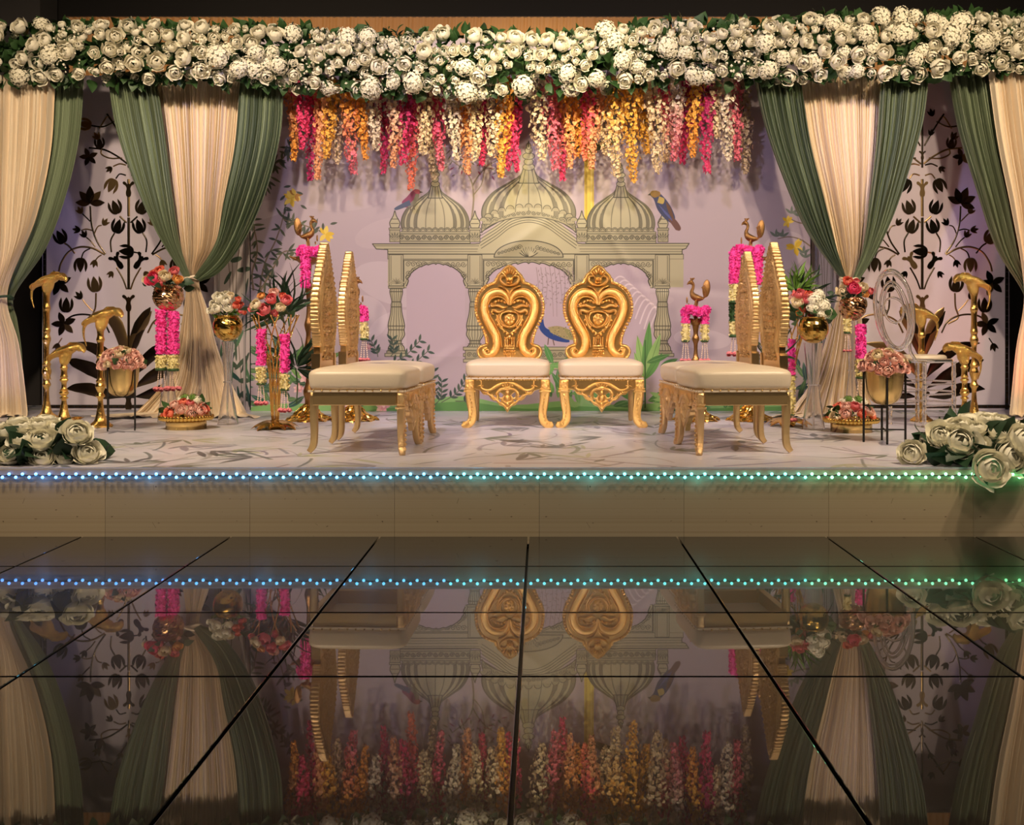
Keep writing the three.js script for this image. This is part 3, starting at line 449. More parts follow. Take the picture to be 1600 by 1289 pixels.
const CALYX = slab(smooth2([[0, 1], [0.12, 0.95], [0.17, 0.7], [0.12, 0.45], [0.2, 0.25], [0.34, 0.16], [0.38, 0.05], [0.28, -0.02], [0.16, 0.06], [0.08, 0.16], [0, 0.1], [-0.08, 0.16], [-0.16, 0.06], [-0.28, -0.02], [-0.38, 0.05], [-0.34, 0.16], [-0.2, 0.25], [-0.12, 0.45], [-0.17, 0.7], [-0.12, 0.95]], 60, true), 1);
function floralScreen(stemX, x0, x1, label, seed) {
  const d = 10.5, k = d / F, X = at(stemX, 520, d).x, o = thing('floral_screen', label, 'screen', [X, STAGE, -d]), R = rnd(seed);
  const px = dx => dx * k, py = y => EYE - (y - CY) * k - STAGE, w0 = (x0 - stemX) * k, w1 = (x1 - stemX) * k, top = py(118);
  part('board', box(w1 - w0, top, 0.04, (w0 + w1) / 2, top / 2, -0.021), screenM, o);
  const pm = () => inlayM[Math.floor(R() * 3)];
  const petal = (g, x, y, a, L, m, wide = 1, name = 'petal') => { const p = part(name, PET[g], m ?? pm(), o); p.position.set(px(x), py(y), 0); p.rotation.z = a; p.scale.set(L * k * wide, L * k, 0.006); };
  const clip = (dx, pad = 3) => dx + stemX > x0 + pad && dx + stemX < x1 - pad;
  // a: direction the blossom points (0 up, + to the right)
  const tulip = (x, y, a, L) => { if (!clip(x, 12)) return; const m = pm(); petal('wide', x, y, -a, L * 1.03, m, 0.84); petal('side', x, y, -a, L, m); petal('sideL', x, y, -a, L, m); };
  const bud = (x, y, a, L) => { if (!clip(x, 8)) return; const m = pm(); petal('slim', x, y, -a, L, m, 1.2); petal('slim', x, y, -a - 0.55, L * 0.9, m); petal('slim', x, y, -a + 0.55, L * 0.9, m); };
  const lotus = (x, y, a, L) => { if (!clip(x, 20)) return; for (const q of [-1.5, -0.72, 0, 0.72, 1.5]) petal('leaf', x, y, -a + q - 0.2, L * (1.1 - Math.abs(q) * 0.12), pm(), 1.15); };
  const star = (x, y, L) => { if (!clip(x, 20)) return; for (let i = 0; i < 5; i++) petal('leaf', x, y, 0.4 + i * 1.18, L, pm(), 1.2, 'leaf'); };
  const stem = (pts, w = 1.1) => { const q = pts.filter(p => clip(p[0], 2)); if (q.length < 2) return; part('stem', ridge(q.map(p => [px(p[0]), py(p[1])]), w * 1.25 * k, 0.005, 0, { n: q.length * 5, sides: 3 }), pm(), o); };
  const calyx = (x, y, a, L) => { if (!clip(x, 10)) return; const p = part('calyx', CALYX, pm(), o); p.position.set(px(x), py(y), 0); p.rotation.z = -a; p.scale.set(L * k, L * k, 0.006); };
  const leafBig = (pts, w) => { const q = pts.filter(p => clip(p[0], 2)); if (q.length < 3) return; part('leaf', ridge(q.map(p => [px(p[0]), py(p[1])]), q.map((_, i) => Math.max(0.6, w * Math.sin(Math.PI * Math.pow((i + 0.05) / (q.length - 0.9), 0.85))) * k), 0.006, 0, { n: 22, sides: 4 }), pm(), o); };
  stem([[0, 575], [0, 480]], 1.6); stem([[0, 452], [0, 340]], 1.7); stem([[0, 338], [0, 280]], 1.7); stem([[0, 262], [0, 150]], 1.3);
  calyx(0, 461, 3.14, 26); calyx(0, 284, 3.14, 24); calyx(0, 236, 3.14, 14); calyx(0, 612, 3.14, 30);
  tulip(8, 394, -1.5, 23); stem([[8, 394], [20, 396]], 0.9);
  for (const s of [-1, 1]) {
    const S = pts => pts.map(p => [p[0] * s, p[1]]);
    stem(S([[3, 452], [9, 436], [19, 418]]), 1); calyx(24 * s, 398, -2.55 * s, 26); bud(25 * s, 424, (2.6) * s, 12);
    stem(S([[3, 348], [14, 338]]), 1.1); tulip(17 * s, 334, 0.35 * s, 22);
    stem(S([[27, 394], [28, 376], [22, 364]]), 1); tulip(20 * s, 364, -0.3 * s, 22);
    stem(S([[4, 258], [14, 256], [24, 260]]), 0.9); bud(26 * s, 261, 2.3 * s, 12);
    stem(S([[4, 274], [14, 272], [20, 279]]), 0.9); tulip(22 * s, 280, 2.7 * s, 22);
    stem(S([[2, 256], [18, 244], [38, 234], [62, 231]]), 1.1); stem(S([[10, 247], [30, 247], [43, 240], [42, 232]]), 0.9); stem(S([[3, 228], [18, 202], [34, 178]]), 1); bud(12 * s, 212, 0.3 * s, 11); stem(S([[24, 192], [32, 182], [46, 201]]), 0.9); bud(16 * s, 182, -0.3 * s, 13); tulip(44 * s, 232, 0.15 * s, 17); star(62 * s, 245, 15); stem(S([[22, 190], [40, 198], [60, 196]]), 0.9); tulip(58 * s, 196, 1.4 * s, 20); bud(46 * s, 218, 0.6 * s, 14);
    stem(S([[36, 397], [50, 376], [58, 350], [60, 322]]), 1.1); lotus(60 * s, 318, 0.2 * s, 25);
    stem(S([[54, 366], [48, 354], [42, 352]]), 0.8); bud(40 * s, 352, -0.6 * s, 13); stem(S([[60, 346], [68, 338], [72, 334]]), 0.8); bud(73 * s, 334, 0.5 * s, 13); stem(S([[57, 360], [66, 358], [74, 360]]), 0.8); bud(75 * s, 360, 1.4 * s, 13); stem(S([[52, 386], [60, 376], [66, 371]]), 0.8); bud(67 * s, 371, 0.5 * s, 13);
    stem(S([[37, 398], [56, 388], [76, 386], [94, 394], [106, 412], [109, 424]]), 1.2); star(109 * s, 442, 21);
    stem(S([[84, 396], [94, 384], [100, 380]]), 1); tulip(101 * s, 380, 0.5 * s, 22);
    stem(S([[60, 388], [70, 394], [74, 404]]), 0.9); tulip(75 * s, 403, 3.14 * s, 22); stem(S([[42, 398], [48, 402], [52, 407]]), 0.8); bud(52 * s, 406, 2.9 * s, 13);
    tulip(51 * s, 456, 0.15 * s, 24); stem(S([[51, 458], [52, 480], [56, 496], [40, 506]]), 1.1); stem(S([[56, 486], [66, 476], [72, 468]]), 0.8); bud(73 * s, 467, 0.7 * s, 15);
    stem(S([[30, 520], [40, 502], [62, 492], [86, 493], [98, 500]]), 1.1); star(101 * s, 506, 20); tulip(98 * s, 488, -0.05 * s, 23); stem(S([[104, 528], [112, 540]]), 0.8); bud(110 * s, 536, 2.9 * s, 14);
    leafBig(S([[4, 560], [8, 536], [18, 508], [28, 490], [34, 480]]), 10); leafBig(S([[6, 590], [20, 570], [42, 550], [66, 540], [90, 536]]), 10); leafBig(S([[8, 606], [34, 590], [60, 576], [86, 566], [96, 562]]), 11); leafBig(S([[10, 620], [34, 616], [60, 608], [84, 606], [98, 608]]), 10); leafBig(S([[-2, 560], [-8, 530], [-26, 502], [-36, 486]]), 8);
  }
  const dash = box(0.05, 0.02, 0.008), dashV = box(0.02, 0.05, 0.008), edge = stemX < CX ? w0 + 0.025 : w1 - 0.025;
  part('border', merge([box(w1 - w0, 0.034, 0.004, (w0 + w1) / 2, 0.03, 0.001), box(0.034, top, 0.004, edge, top / 2, 0.001)]), mat({ color: rgb(0.03, 0.028, 0.03), roughness: 0.3 }), o);
  for (let x = w0 + 0.04; x < w1; x += 0.062) part('border_tile', dash, inlayM[0], o).position.set(x, 0.03, 0.006);
  for (let y = 0.09; y < 1.75; y += 0.062) part('border_tile', dashV, inlayM[0], o).position.set(edge, y, 0.006);
}
floralScreen(201, 66, 336, 'tall white screen with dark mirror-gold blossom inlay behind the left curtain pair', 51);
floralScreen(1441, 1306, 1577, 'tall white screen with dark mirror-gold blossom inlay behind the clear acrylic chair', 52);

// ---------------------------------------------------------------- curtains
const poly = (pts, y) => { if (y <= pts[0][1]) return pts[0][0]; for (let i = 1; i < pts.length; i++) if (y <= pts[i][1]) { const t = (y - pts[i - 1][1]) / (pts[i][1] - pts[i - 1][1]); return pts[i - 1][0] + t * (pts[i][0] - pts[i - 1][0]); } return pts[pts.length - 1][0]; };
const ease = pts => { const c = new THREE.CatmullRomCurve3(pts.map(p => V(p[0], p[1], 0)), false, 'centripetal').getPoints(pts.length * 8); return c.map(p => [p.x, p.y]); };
// pleats are kept from top to tie; L and R are the two edges (with their own heights), d the depth, pool the forward spread at the floor
function drape(name, label, category, L, R, d, m, { pleats = 13, seed = 1, amp = 0.06, nu = 300, nv = 90, pool = 0, group } = {}) {
  const l = ease(L), r = ease(R), rr = rnd(seed), ph = [...Array(6)].map(() => rr() * 6.28), fq = [1, 1.63, 2.37, 0.53, 3.1, 0.27];
  const x0 = at((L[0][0] + R[0][0]) / 2, 520, d).x, o = thing(name, label, category, [x0, STAGE, -d], 0, group);
  const resample = (p, t) => p[Math.min(p.length - 1, Math.round(t * (p.length - 1)))];
  const lerpE = (p, t) => { const f = t * (p.length - 1), i = Math.min(p.length - 2, Math.floor(f)), q = f - i; return [p[i][0] + (p[i + 1][0] - p[i][0]) * q, p[i][1] + (p[i + 1][1] - p[i][1]) * q]; };
  const g = grid(nu, nv, (u, v) => {
    const t = 1 - v, a = lerpE(l, t), b = lerpE(r, t), uu = u + 0.012 * Math.sin(u * 23 + ph[3]) * (1 - u) * u * 4;
    let x = a[0] + (b[0] - a[0]) * uu, y = a[1] + (b[1] - a[1]) * uu;
    const w = Math.abs(b[0] - a[0]) * d / F, A = Math.min(amp, w * 0.2) * (0.8 + 0.2 * Math.sin(v * 5 + ph[2]));
    const c = u * pleats * Math.PI * 2; let z = 0;
    const s1 = Math.sin(c * 0.9 + ph[0] + 0.4 * Math.sin(v * 2.2 + ph[4])); z += (1 - 2 * Math.pow(Math.abs(s1), 0.7)) * 0.5 + (0.6 - 1.2 * Math.abs(Math.sin(c * fq[1] * 0.6 + ph[1]))) * 0.5 + Math.sin(c * fq[2] + ph[2] + v) * 0.14 + Math.sin(c * fq[3] + ph[3]) * 0.45;
    z *= A;
    const p = at(x, y, d); let py = Math.max(p.y, STAGE + 0.004 + 0.012 * (1 + Math.sin(c * 0.7 + ph[5]))), pz = z + pool * Math.pow(Math.max(0, t - 0.72) / 0.28, 2.2) * (0.7 + 0.3 * Math.sin(c * 0.5));
    if (p.y < STAGE + 0.03) pz += (STAGE + 0.03 - p.y) * 0.6;
    return [p.x - x0, py - STAGE, pz];
  }, [pleats * 0.1, 3]);
  part('cloth', g, m, o);
  return o;
}
function tieback(label, x, y, d, rx, rz, m = leafDarkM) { const p = at(x, y, d), q = []; for (let i = 0; i < 16; i++) { const a = i / 16 * Math.PI * 2; q.push(V(Math.cos(a) * rx, 0.012 * Math.sin(a * 2), Math.sin(a) * rz)); } const s = single('tieback', sweep(q, 0.012, { sides: 8, closed: true, steps: 40 }), m, label, 'tieback', 'curtain tiebacks'); s.position.copy(p); return s; }
const CG = 'draped stage curtains';
// far left pair
drape('cream_curtain', 'cream curtain at the far left edge, tied beside the green one', 'curtain', [[-48, 118], [-46, 300], [-30, 464], [-40, 540], [-60, 672]], [[82, 118], [74, 240], [52, 340], [8, 462], [26, 540], [44, 672]], 9.6, creamM, { seed: 3, pleats: 9, pool: 0.05, group: CG });
drape('green_curtain', 'sage green curtain swept left, beside the far left cream curtain', 'curtain', [[78, 118], [70, 240], [46, 340], [0, 462], [10, 500], [10, 560], [4, 672]], [[131, 118], [124, 210], [104, 300], [70, 390], [20, 466], [26, 500], [33, 560], [30, 672]], 9.73, greenClothM, { seed: 4, pleats: 9, group: CG, amp: 0.03 });
tieback('thin dark tieback round the far left cream and green curtains', 2, 465, 9.6, 0.1, 0.07);
// left inner set
drape('green_curtain', 'sage green curtain on the outer side of the left cream curtain, over the floral screen', 'curtain', [[165, 112], [180, 200], [207, 280], [243, 360], [286, 432]], [[242, 112], [256, 200], [268, 300], [281, 385], [297, 432]], 9.68, greenClothM, { seed: 5, pleats: 14, group: CG });
drape('cream_curtain', 'cream curtain gathered between two green ones behind the hanging copper bowl', 'curtain', [[236, 112], [250, 200], [264, 300], [276, 385], [291, 432], [286, 500], [276, 550], [255, 600], [222, 640], [170, 700]], [[382, 112], [370, 230], [356, 310], [342, 380], [311, 432], [326, 490], [340, 545], [362, 600], [386, 640], [425, 700]], 9.85, creamM, { seed: 6, pleats: 17, pool: 0.28, amp: 0.05, group: CG });
drape('green_curtain', 'sage green curtain sagging to its tie beside the vine-printed panel on the left', 'curtain', [[376, 112], [366, 230], [350, 310], [336, 380], [302, 434]], [[443, 112], [440, 200], [427, 262], [404, 330], [374, 388], [340, 428], [313, 440]], 9.69, greenClothM, { seed: 7, pleats: 14, group: CG });
tieback('twisted tieback knot on the cream curtain behind the copper bowl', 300, 434, 9.76, 0.085, 0.07, creamM);
// right inner set
drape('green_curtain', 'sage green curtain on the inner side of the right cream curtain, beside the backdrop', 'curtain', [[1178, 112], [1198, 200], [1224, 275], [1262, 360], [1312, 432]], [[1250, 112], [1266, 220], [1288, 310], [1308, 390], [1322, 434]], 9.68, greenClothM, { seed: 8, pleats: 14, group: CG });
drape('cream_curtain', 'cream curtain gathered between two green ones behind the clear acrylic chair', 'curtain', [[1243, 112], [1260, 220], [1283, 310], [1303, 390], [1313, 434], [1300, 500], [1286, 550], [1264, 605], [1236, 640], [1190, 700]], [[1384, 112], [1376, 220], [1364, 310], [1352, 390], [1342, 434], [1346, 520], [1350, 600], [1362, 668]], 9.85, creamM, { seed: 9, pleats: 16, pool: 0.22, amp: 0.05, group: CG });
drape('green_curtain', 'sage green curtain on the outer side of the right cream curtain, over the blossom screen', 'curtain', [[1378, 112], [1371, 220], [1360, 310], [1348, 390], [1332, 436]], [[1450, 112], [1440, 190], [1420, 262], [1394, 340], [1366, 400], [1340, 442]], 9.69, greenClothM, { seed: 10, pleats: 14, group: CG });
tieback('tieback knot on the cream curtain behind the clear acrylic chair', 1328, 437, 9.76, 0.09, 0.07, creamM);
// far right pair
drape('green_curtain', 'sage green curtain swept right beside the far right cream curtain', 'curtain', [[1482, 104], [1500, 200], [1527, 290], [1560, 390], [1604, 470], [1606, 540], [1600, 668]], [[1552, 104], [1568, 220], [1590, 330], [1604, 410], [1622, 470], [1622, 540], [1640, 668]], 9.73, greenClothM, { seed: 11, pleats: 10, group: CG });
drape('cream_curtain', 'cream curtain at the far right edge, behind the corner white rose bunch', 'curtain', [[1546, 104], [1562, 220], [1584, 330], [1598, 410], [1602, 470], [1590, 540], [1582, 610], [1574, 672]], [[1690, 104], [1690, 300], [1650, 470], [1680, 560], [1700, 672]], 9.6, creamM, { seed: 12, pleats: 10, pool: 0.05, group: CG });
// gold valance over the frame
{
  const d = 10.9, a = at(108, 27, d), b = at(1545, 150, d), n = 420, R = rnd(66), fz = [...Array(n + 1)].map((_, i) => 0.014 * Math.sin(i * 2.1 + 2 * vnoise(i * 0.2, 0, 512, 4)) + 0.01 * (R() - 0.5));
  const o = thing('gold_valance', 'ochre gold pleated cloth strip stretched above and behind the white flower garland', 'valance', [(a.x + b.x) / 2, a.y, -d]);
  part('cloth', grid(n, 6, (u, v) => [(u - 0.5) * (b.x - a.x), (b.y - a.y) * (1 - v) , fz[Math.round(u * n)] * (0.4 + 0.6 * Math.abs(v - 0.5) * 2)], [20, 1]), ochreM, o);
  part('batten', box(b.x - a.x + 0.1, 0.07, 0.08, 0, -0.02, -0.06), mat({ color: rgb(0.1, 0.05, 0.02), roughness: 0.6 }), o);
  for (const x of [-4.5, -1.5, 1.5, 4.5]) part('post', box(0.06, a.y - STAGE, 0.06, x, -(a.y - STAGE) / 2, -0.06), blackM, o);
}
// ---------------------------------------------------------------- flower garland along the top
{
  const d = 9.6, R = rnd(2024), top = [[-60, 44], [0, 46], [100, 44], [250, 44], [330, 46], [430, 48], [560, 58], [700, 56], [800, 60], [900, 58], [980, 48], [1060, 40], [1150, 42], [1250, 36], [1300, 30], [1400, 32], [1470, 28], [1540, 30], [1680, 24]], bot = [[-60, 128], [0, 128], [120, 126], [200, 128], [330, 128], [440, 130], [470, 142], [600, 146], [720, 148], [860, 142], [950, 138], [1000, 130], [1060, 126], [1180, 128], [1300, 122], [1420, 122], [1480, 114], [1680, 112]];
  const mid = at(816, 90, d), o = thing('flower_garland', 'thick garland of white roses, hydrangeas and dark leaves along the top of the stage', 'garland', [mid.x, mid.y, -d]);
  const L = (p, x) => { for (let i = 1; i < p.length; i++) if (x <= p[i][0]) { const t = (x - p[i - 1][0]) / (p[i][0] - p[i - 1][0]); return p[i - 1][1] + t * (p[i][1] - p[i - 1][1]); } return p[p.length - 1][1]; };
  const spots = [], k = d / F, local = (x, y, z) => V((x - CX) * k - mid.x, EYE - (y - CY) * k - mid.y, z);
  const bulge = v => 0.22 * Math.sqrt(Math.max(0, 1 - Math.pow(v * 2 - 1, 2) * 0.85));
  for (let t = 0; t < 42000 && spots.length < 1000; t++) {
    const x = -50 + R() * 1700, v = R(), a = L(top, x), b = L(bot, x), y = a + (b - a) * v, early = t < 5000;
    const clump = vnoise(x / 46, y / 34, 4096, 9), kind = clump > 0.6 && R() < 0.7 ? 'hydrangea' : R() < 0.2 ? 'bud' : 'rose';
    const r = kind === 'hydrangea' ? 10 + R() * 6 : kind === 'bud' ? 6 + R() * 3 : 8.8 + R() * 5.4;
    if (vnoise(x / 30 + 70, y / 26, 4096, 31) < 0.28) continue;
    if (spots.some(s => Math.hypot(s.x - x, s.y - y) < (s.r + r) * (early ? 0.9 : 0.72))) continue;
    spots.push({ x, y, r, v, kind, z: bulge(v) + (early ? 0.05 : 0) * R() - (early ? 0 : 0.05) });
  }
  let nr = 0; const rest = [], count = { rose: 0, hydrangea: 0, bud: 0 };
  spots.sort((a, b) => b.r - a.r);
  for (const s of spots) {
    const p = local(s.x, s.y, s.z), dir = V((R() - 0.5) * 1.1, (0.5 - s.v) * 1.3 + (R() - 0.5) * 0.9, 0.9), sc = s.r * k, inView = s.x > -15 && s.x < 1615;
    const geo = s.kind === 'hydrangea' ? CLUSTERS[Math.floor(R() * 2)] : s.kind === 'bud' ? BUDS[Math.floor(R() * 2)] : ROSES[Math.floor(R() * 4)], m = s.kind === 'hydrangea' ? hydraM : whiteRoseM;
    if (inView && count[s.kind] < 290) { count[s.kind]++; put(s.kind === 'hydrangea' ? 'hydrangea' : s.kind === 'bud' ? 'rose_bud' : 'rose', geo, m, o, p, dir, s.kind === 'hydrangea' ? V(sc * (0.9 + R() * 0.4), sc * (0.8 + R() * 0.3), sc * (0.9 + R() * 0.4)) : sc * 1.08, R() * 6); }
    else rest.push(moved(geo, p, turnTo(dir, R() * 6), sc));
  }
  if (rest.length) stuff(part('small_rose', merge(rest), whiteRoseM, o));
  const leaves = [], sprigs = [];
  for (let i = 0; i < 3200; i++) {
    const x = -60 + R() * 1720, v = -0.04 + R() * 1.04, a = L(top, x), b = L(bot, x), y = a + (b - a) * v, z = (bulge(Math.min(1, Math.max(0, v))) - 0.09) * (0.1 + 0.9 * R());
    leaves.push(moved(i % 3 ? LEAFWIDE : LEAF, local(x, y, z), turnTo(V(R() - 0.5, (0.5 - v) * 1.4 + R() - 0.5, 0.3 + R() * 0.6), R() * 6), 0.07 + R() * 0.07));
  }
  for (let i = 0; i < 1500; i++) { const x = -60 + R() * 1720; if (vnoise(x / 40, 3, 4096, 77) < 0.5) continue; const v = 0.1 + R() * 0.95, a = L(top, x), b = L(bot, x), y = a + (b - a) * v; sprigs.push(moved(new THREE.OctahedronGeometry(1), local(x, y, bulge(Math.min(1, v)) + 0.02 + R() * 0.05), euler(R() * 3, R() * 3, 0), 0.008 + R() * 0.008)); }
  stuff(part('foliage', merge(leaves), leafM, o)); stuff(part('baby_breath', merge(sprigs), hydraM, o));
  const core = []; for (let i = 0; i < 34; i++) core.push([(-70 + i * 53 - CX) * k - mid.x, 0.02 + (90 - (L(top, -70 + i * 53) + L(bot, -70 + i * 53)) / 2) * k, -0.02]);
  part('core', sweep(core, 0.1, { sides: 12, flat: 1 }), foamM, o);
  part('support_pole', bar([(-90 - CX) * k - mid.x, 0.02, -0.1], [(1690 - CX) * k - mid.x, 0.1, -0.1], 0.03), blackM, o);
}
// big leaves peeping out under the garland
for (const [x, y, d, L, a, label] of [[820, 168, 9.85, 0.2, 2.9, 'broad dark green leaf hanging under the garland above the middle dome'], [908, 222, 9.95, 0.24, 3.4, 'broad dark leaf hanging among the orange flower strands']]) { const s = single('broad_leaf', leafGeo(0.42, 0.4, 0.08), leafM, label, 'leaf'); s.position.copy(at(x, y - 38, d)); s.quaternion.copy(euler(0.2, 0.3, a)); s.scale.setScalar(L * 1.3); }

// ---------------------------------------------------------------- hanging strands of silk flowers
const COL = { hot: [0.86, 0.06, 0.2], mag: [0.5, 0.02, 0.14], pink: [0.88, 0.2, 0.28], peach: [0.9, 0.42, 0.2], orange: [0.92, 0.4, 0.06], yellow: [0.92, 0.5, 0.08], cream: [0.86, 0.68, 0.42], ivory: [0.84, 0.72, 0.54], beige: [0.5, 0.38, 0.26], coral: [0.88, 0.22, 0.12] };
function strandGeo(len, c1, c2, seed, wide, back) {
  const R = rnd(seed), pos = [], col = [], uv = [], idx = [], sway = (t) => [Math.sin(t * 4 + seed) * 0.02, Math.cos(t * 3 + seed * 2) * 0.02];
  const n = Math.round(len * 270);
  for (let k = 0; k < n; k++) {
    const t = (k + R()) / n, rr = wide * 1.32 * (0.8 + 0.4 * vnoise(t * len * 14, seed, 4096, 3)) * (t < 0.12 ? 0.55 + t * 3.6 : 1 - 0.72 * Math.pow((t - 0.12) / 0.88, 1.7)) * (0.35 + 0.75 * R()), a = k * 2.4 + R(), s = sway(t);
    const c = V(Math.cos(a) * rr + s[0], -t * len, Math.sin(a) * rr + s[1]), q = turnTo(V(Math.cos(a) + (R() - 0.5) * 1.4, -0.6 + R() * 1.3, Math.sin(a) + (R() - 0.5) * 1.4), R() * 6), sz = 0.022 * (1.2 - 0.5 * t) * (0.75 + R() * 0.5);
    const m = Math.min(1, Math.max(0, t * 1.6 - 0.4 + (R() - 0.5) * 0.5)), f = 0.82 + R() * 0.3, C = c1.map((v, i) => Math.min(1, (v + (c2[i] - v) * m) * f));
    for (let p = 0; p < 3; p++) {
      const base = pos.length / 3, sp = p * 2.1;
      for (const [x, y, z] of [[0, 0, 0], [-0.62, 0.5, 0.5], [0, 0.3, 1.05], [0.62, 0.5, 0.5]]) { const P = V(x * sz, y * sz, z * sz).applyAxisAngle(V(0, 1, 0), sp).applyQuaternion(q).add(c); pos.push(P.x, P.y, P.z); col.push(...C); uv.push(0, 0); }
      idx.push(base, base + 1, base + 2, base, base + 2, base + 3);
    }
  }
  const g = new THREE.BufferGeometry(); g.setAttribute('position', new THREE.Float32BufferAttribute(pos, 3)); g.setAttribute('color', new THREE.Float32BufferAttribute(col, 3)); g.setAttribute('uv', new THREE.Float32BufferAttribute(uv, 2)); g.setIndex(idx); g.computeVertexNormals();
  return [g, sweep([[0, 0.14, back], [0, 0.1, back * 0.6], ...[0, 0.25, 0.5, 0.75, 1].map(t => [sway(t)[0], -t * len * 0.98, sway(t)[1]])], [0.004, 0.002], { sides: 4, steps: 12 })];
}
{
  // x of the strand, y of its tip, colours, width, row (0 front .. 2 back)
  const S = [[457, 252, 'peach', 'orange', 0.045, 1], [472, 234, 'hot', 'hot', 0.06, 0], [487, 282, 'hot', 'mag', 0.06, 1], [499, 280, 'peach', 'peach', 0.05, 0], [514, 248, 'yellow', 'yellow', 0.065, 0], [529, 256, 'beige', 'cream', 0.065, 1], [551, 272, 'orange', 'pink', 0.07, 0], [567, 249, 'orange', 'orange', 0.055, 0], [584, 235, 'ivory', 'ivory', 0.07, 0], [598, 272, 'mag', 'hot', 0.06, 2], [615, 262, 'ivory', 'peach', 0.075, 0], [631, 256, 'mag', 'hot', 0.075, 0], [645, 296, 'hot', 'coral', 0.055, 1], [666, 242, 'cream', 'cream', 0.08, 0], [678, 280, 'beige', 'beige', 0.05, 2], [688, 266, 'hot', 'pink', 0.055, 1], [710, 249, 'ivory', 'ivory', 0.07, 0], [727, 272, 'orange', 'peach', 0.06, 1], [741, 250, 'cream', 'cream', 0.065, 0], [753, 258, 'mag', 'hot', 0.05, 2], [771, 244, 'ivory', 'cream', 0.085, 0], [786, 277, 'orange', 'yellow', 0.065, 0], [797, 266, 'coral', 'hot', 0.06, 1], [808, 268, 'hot', 'hot', 0.05, 1], [845, 250, 'ivory', 'cream', 0.085, 0], [864, 266, 'pink', 'pink', 0.07, 1], [876, 282, 'peach', 'hot', 0.055, 2], [889, 262, 'orange', 'peach', 0.065, 1], [903, 246, 'orange', 'orange', 0.055, 1], [917, 250, 'hot', 'coral', 0.06, 0], [928, 264, 'peach', 'peach', 0.06, 0], [947, 242, 'cream', 'cream', 0.075, 1], [963, 276, 'yellow', 'cream', 0.08, 0], [988, 284, 'yellow', 'yellow', 0.08, 0], [1008, 240, 'yellow', 'yellow', 0.07, 2], [1024, 272, 'cream', 'cream', 0.085, 0], [1040, 254, 'hot', 'cream', 0.07, 1], [1055, 250, 'ivory', 'pink', 0.06, 0], [1070, 256, 'mag', 'hot', 0.075, 1], [1086, 246, 'yellow', 'orange', 0.065, 0], [1106, 272, 'mag', 'hot', 0.065, 0], [1118, 214, 'cream', 'cream', 0.055, 0], [1136, 250, 'ivory', 'ivory', 0.07, 0], [1149, 252, 'pink', 'pink', 0.06, 1], [1162, 272, 'beige', 'beige', 0.06, 2]];
  const word = { hot: 'hot pink', mag: 'deep magenta', pink: 'rose pink', peach: 'peach', orange: 'orange', yellow: 'golden yellow', cream: 'cream', ivory: 'ivory white', beige: 'dim beige', coral: 'coral' };
  const ord = n => { const a = ['', 'first', 'second', 'third', 'fourth', 'fifth', 'sixth', 'seventh', 'eighth', 'ninth', 'tenth', 'eleventh', 'twelfth', 'thirteenth', 'fourteenth', 'fifteenth', 'sixteenth', 'seventeenth', 'eighteenth', 'nineteenth'], t = ['', '', 'twenty', 'thirty', 'forty']; return n < 20 ? a[n] : n % 10 ? t[Math.floor(n / 10)] + '-' + a[n % 10] : { 20: 'twentieth', 30: 'thirtieth', 40: 'fortieth' }[n]; };
  S.forEach(([x, y1, a, b, w, row], i) => {
    const d = [9.8, 9.93, 10.06][row], p = at(x, 122, d), len = (y1 - 122) * d / F, [g, st] = strandGeo(len, COL[a], COL[b], 300 + i * 7, w, d - 9.64);
    const o = thing('flower_strand', `${word[a]}${a === b ? '' : ' to ' + word[b]} flower strand under the garland, ${ord(i + 1)} counted from left`, 'flower strand', [p.x, p.y, p.z], 0, 'silk flower strands hanging under the garland');
    part('stem', st, leafM, o); stuff(part('blossom', g, vertexM, o));
  });
}

// ---------------------------------------------------------------- string of fairy lights on the stage edge
{
  const y0 = at(0, 743, 5.97).y, o = thing('fairy_light_string', 'string of glowing blue to green fairy lights along the stage front edge', 'string lights', [0, y0, -5.962]), n = 164, sp = 0.03755, x0 = -(n - 1) / 2 * sp - 0.04;
  const hues = t => t < 0.45 ? [0.1 + t * 0.1, 0.4 + t * 0.9, 1.4] : t < 0.75 ? [0.15, 0.85 + t * 0.25, 1.35 - (t - 0.45) * 1.6] : [0.25, 1.15, 0.8 - (t - 0.75) * 1.4];
  const body = new THREE.SphereGeometry(0.0085, 10, 8), ms = [...Array(12)].map((_, i) => { const c = hues(i / 11); return mat({ color: rgb(0.7, 0.7, 0.7), emissive: rgb(...c), emissiveIntensity: 3.6, roughness: 0.3 }); }), q = [];
  for (let i = 0; i < n; i++) { const x = x0 + i * sp, y = i % 2 ? 0.009 : -0.009; q.push([x, y * 0.6, -0.012]); part('bulb', body, ms[Math.min(11, Math.floor(i / n * 12))], o).position.set(x, y, 0); }
  part('wire', sweep(q, 0.0028, { sides: 4, steps: n * 2 }), mat({ color: rgb(0.05, 0.04, 0.04), roughness: 0.5 }), o);
  for (let i = 0; i < 10; i++) { const c = hues((i + 0.5) / 10), l = new THREE.PointLight(rgb(...c), 0.003, 0, 2), k = Math.floor((i + 0.5) * n / 10); l.position.set(x0 + k * sp, y0 + (k % 2 ? 0.009 : -0.009), -5.962); l.shadow.radius = 0.3; scene.add(l); }
}
// ---------------------------------------------------------------- carved throne chairs
const brightGoldM = mat({ color: rgb(1.0, 0.66, 0.24), metalness: 1, roughness: 0.29, bumpMap: hammerT, bumpScale: 0.0018 }), champagneM = mat({ color: rgb(0.86, 0.6, 0.31), metalness: 1, roughness: 0.28, bumpMap: hammerT, bumpScale: 0.0014 });
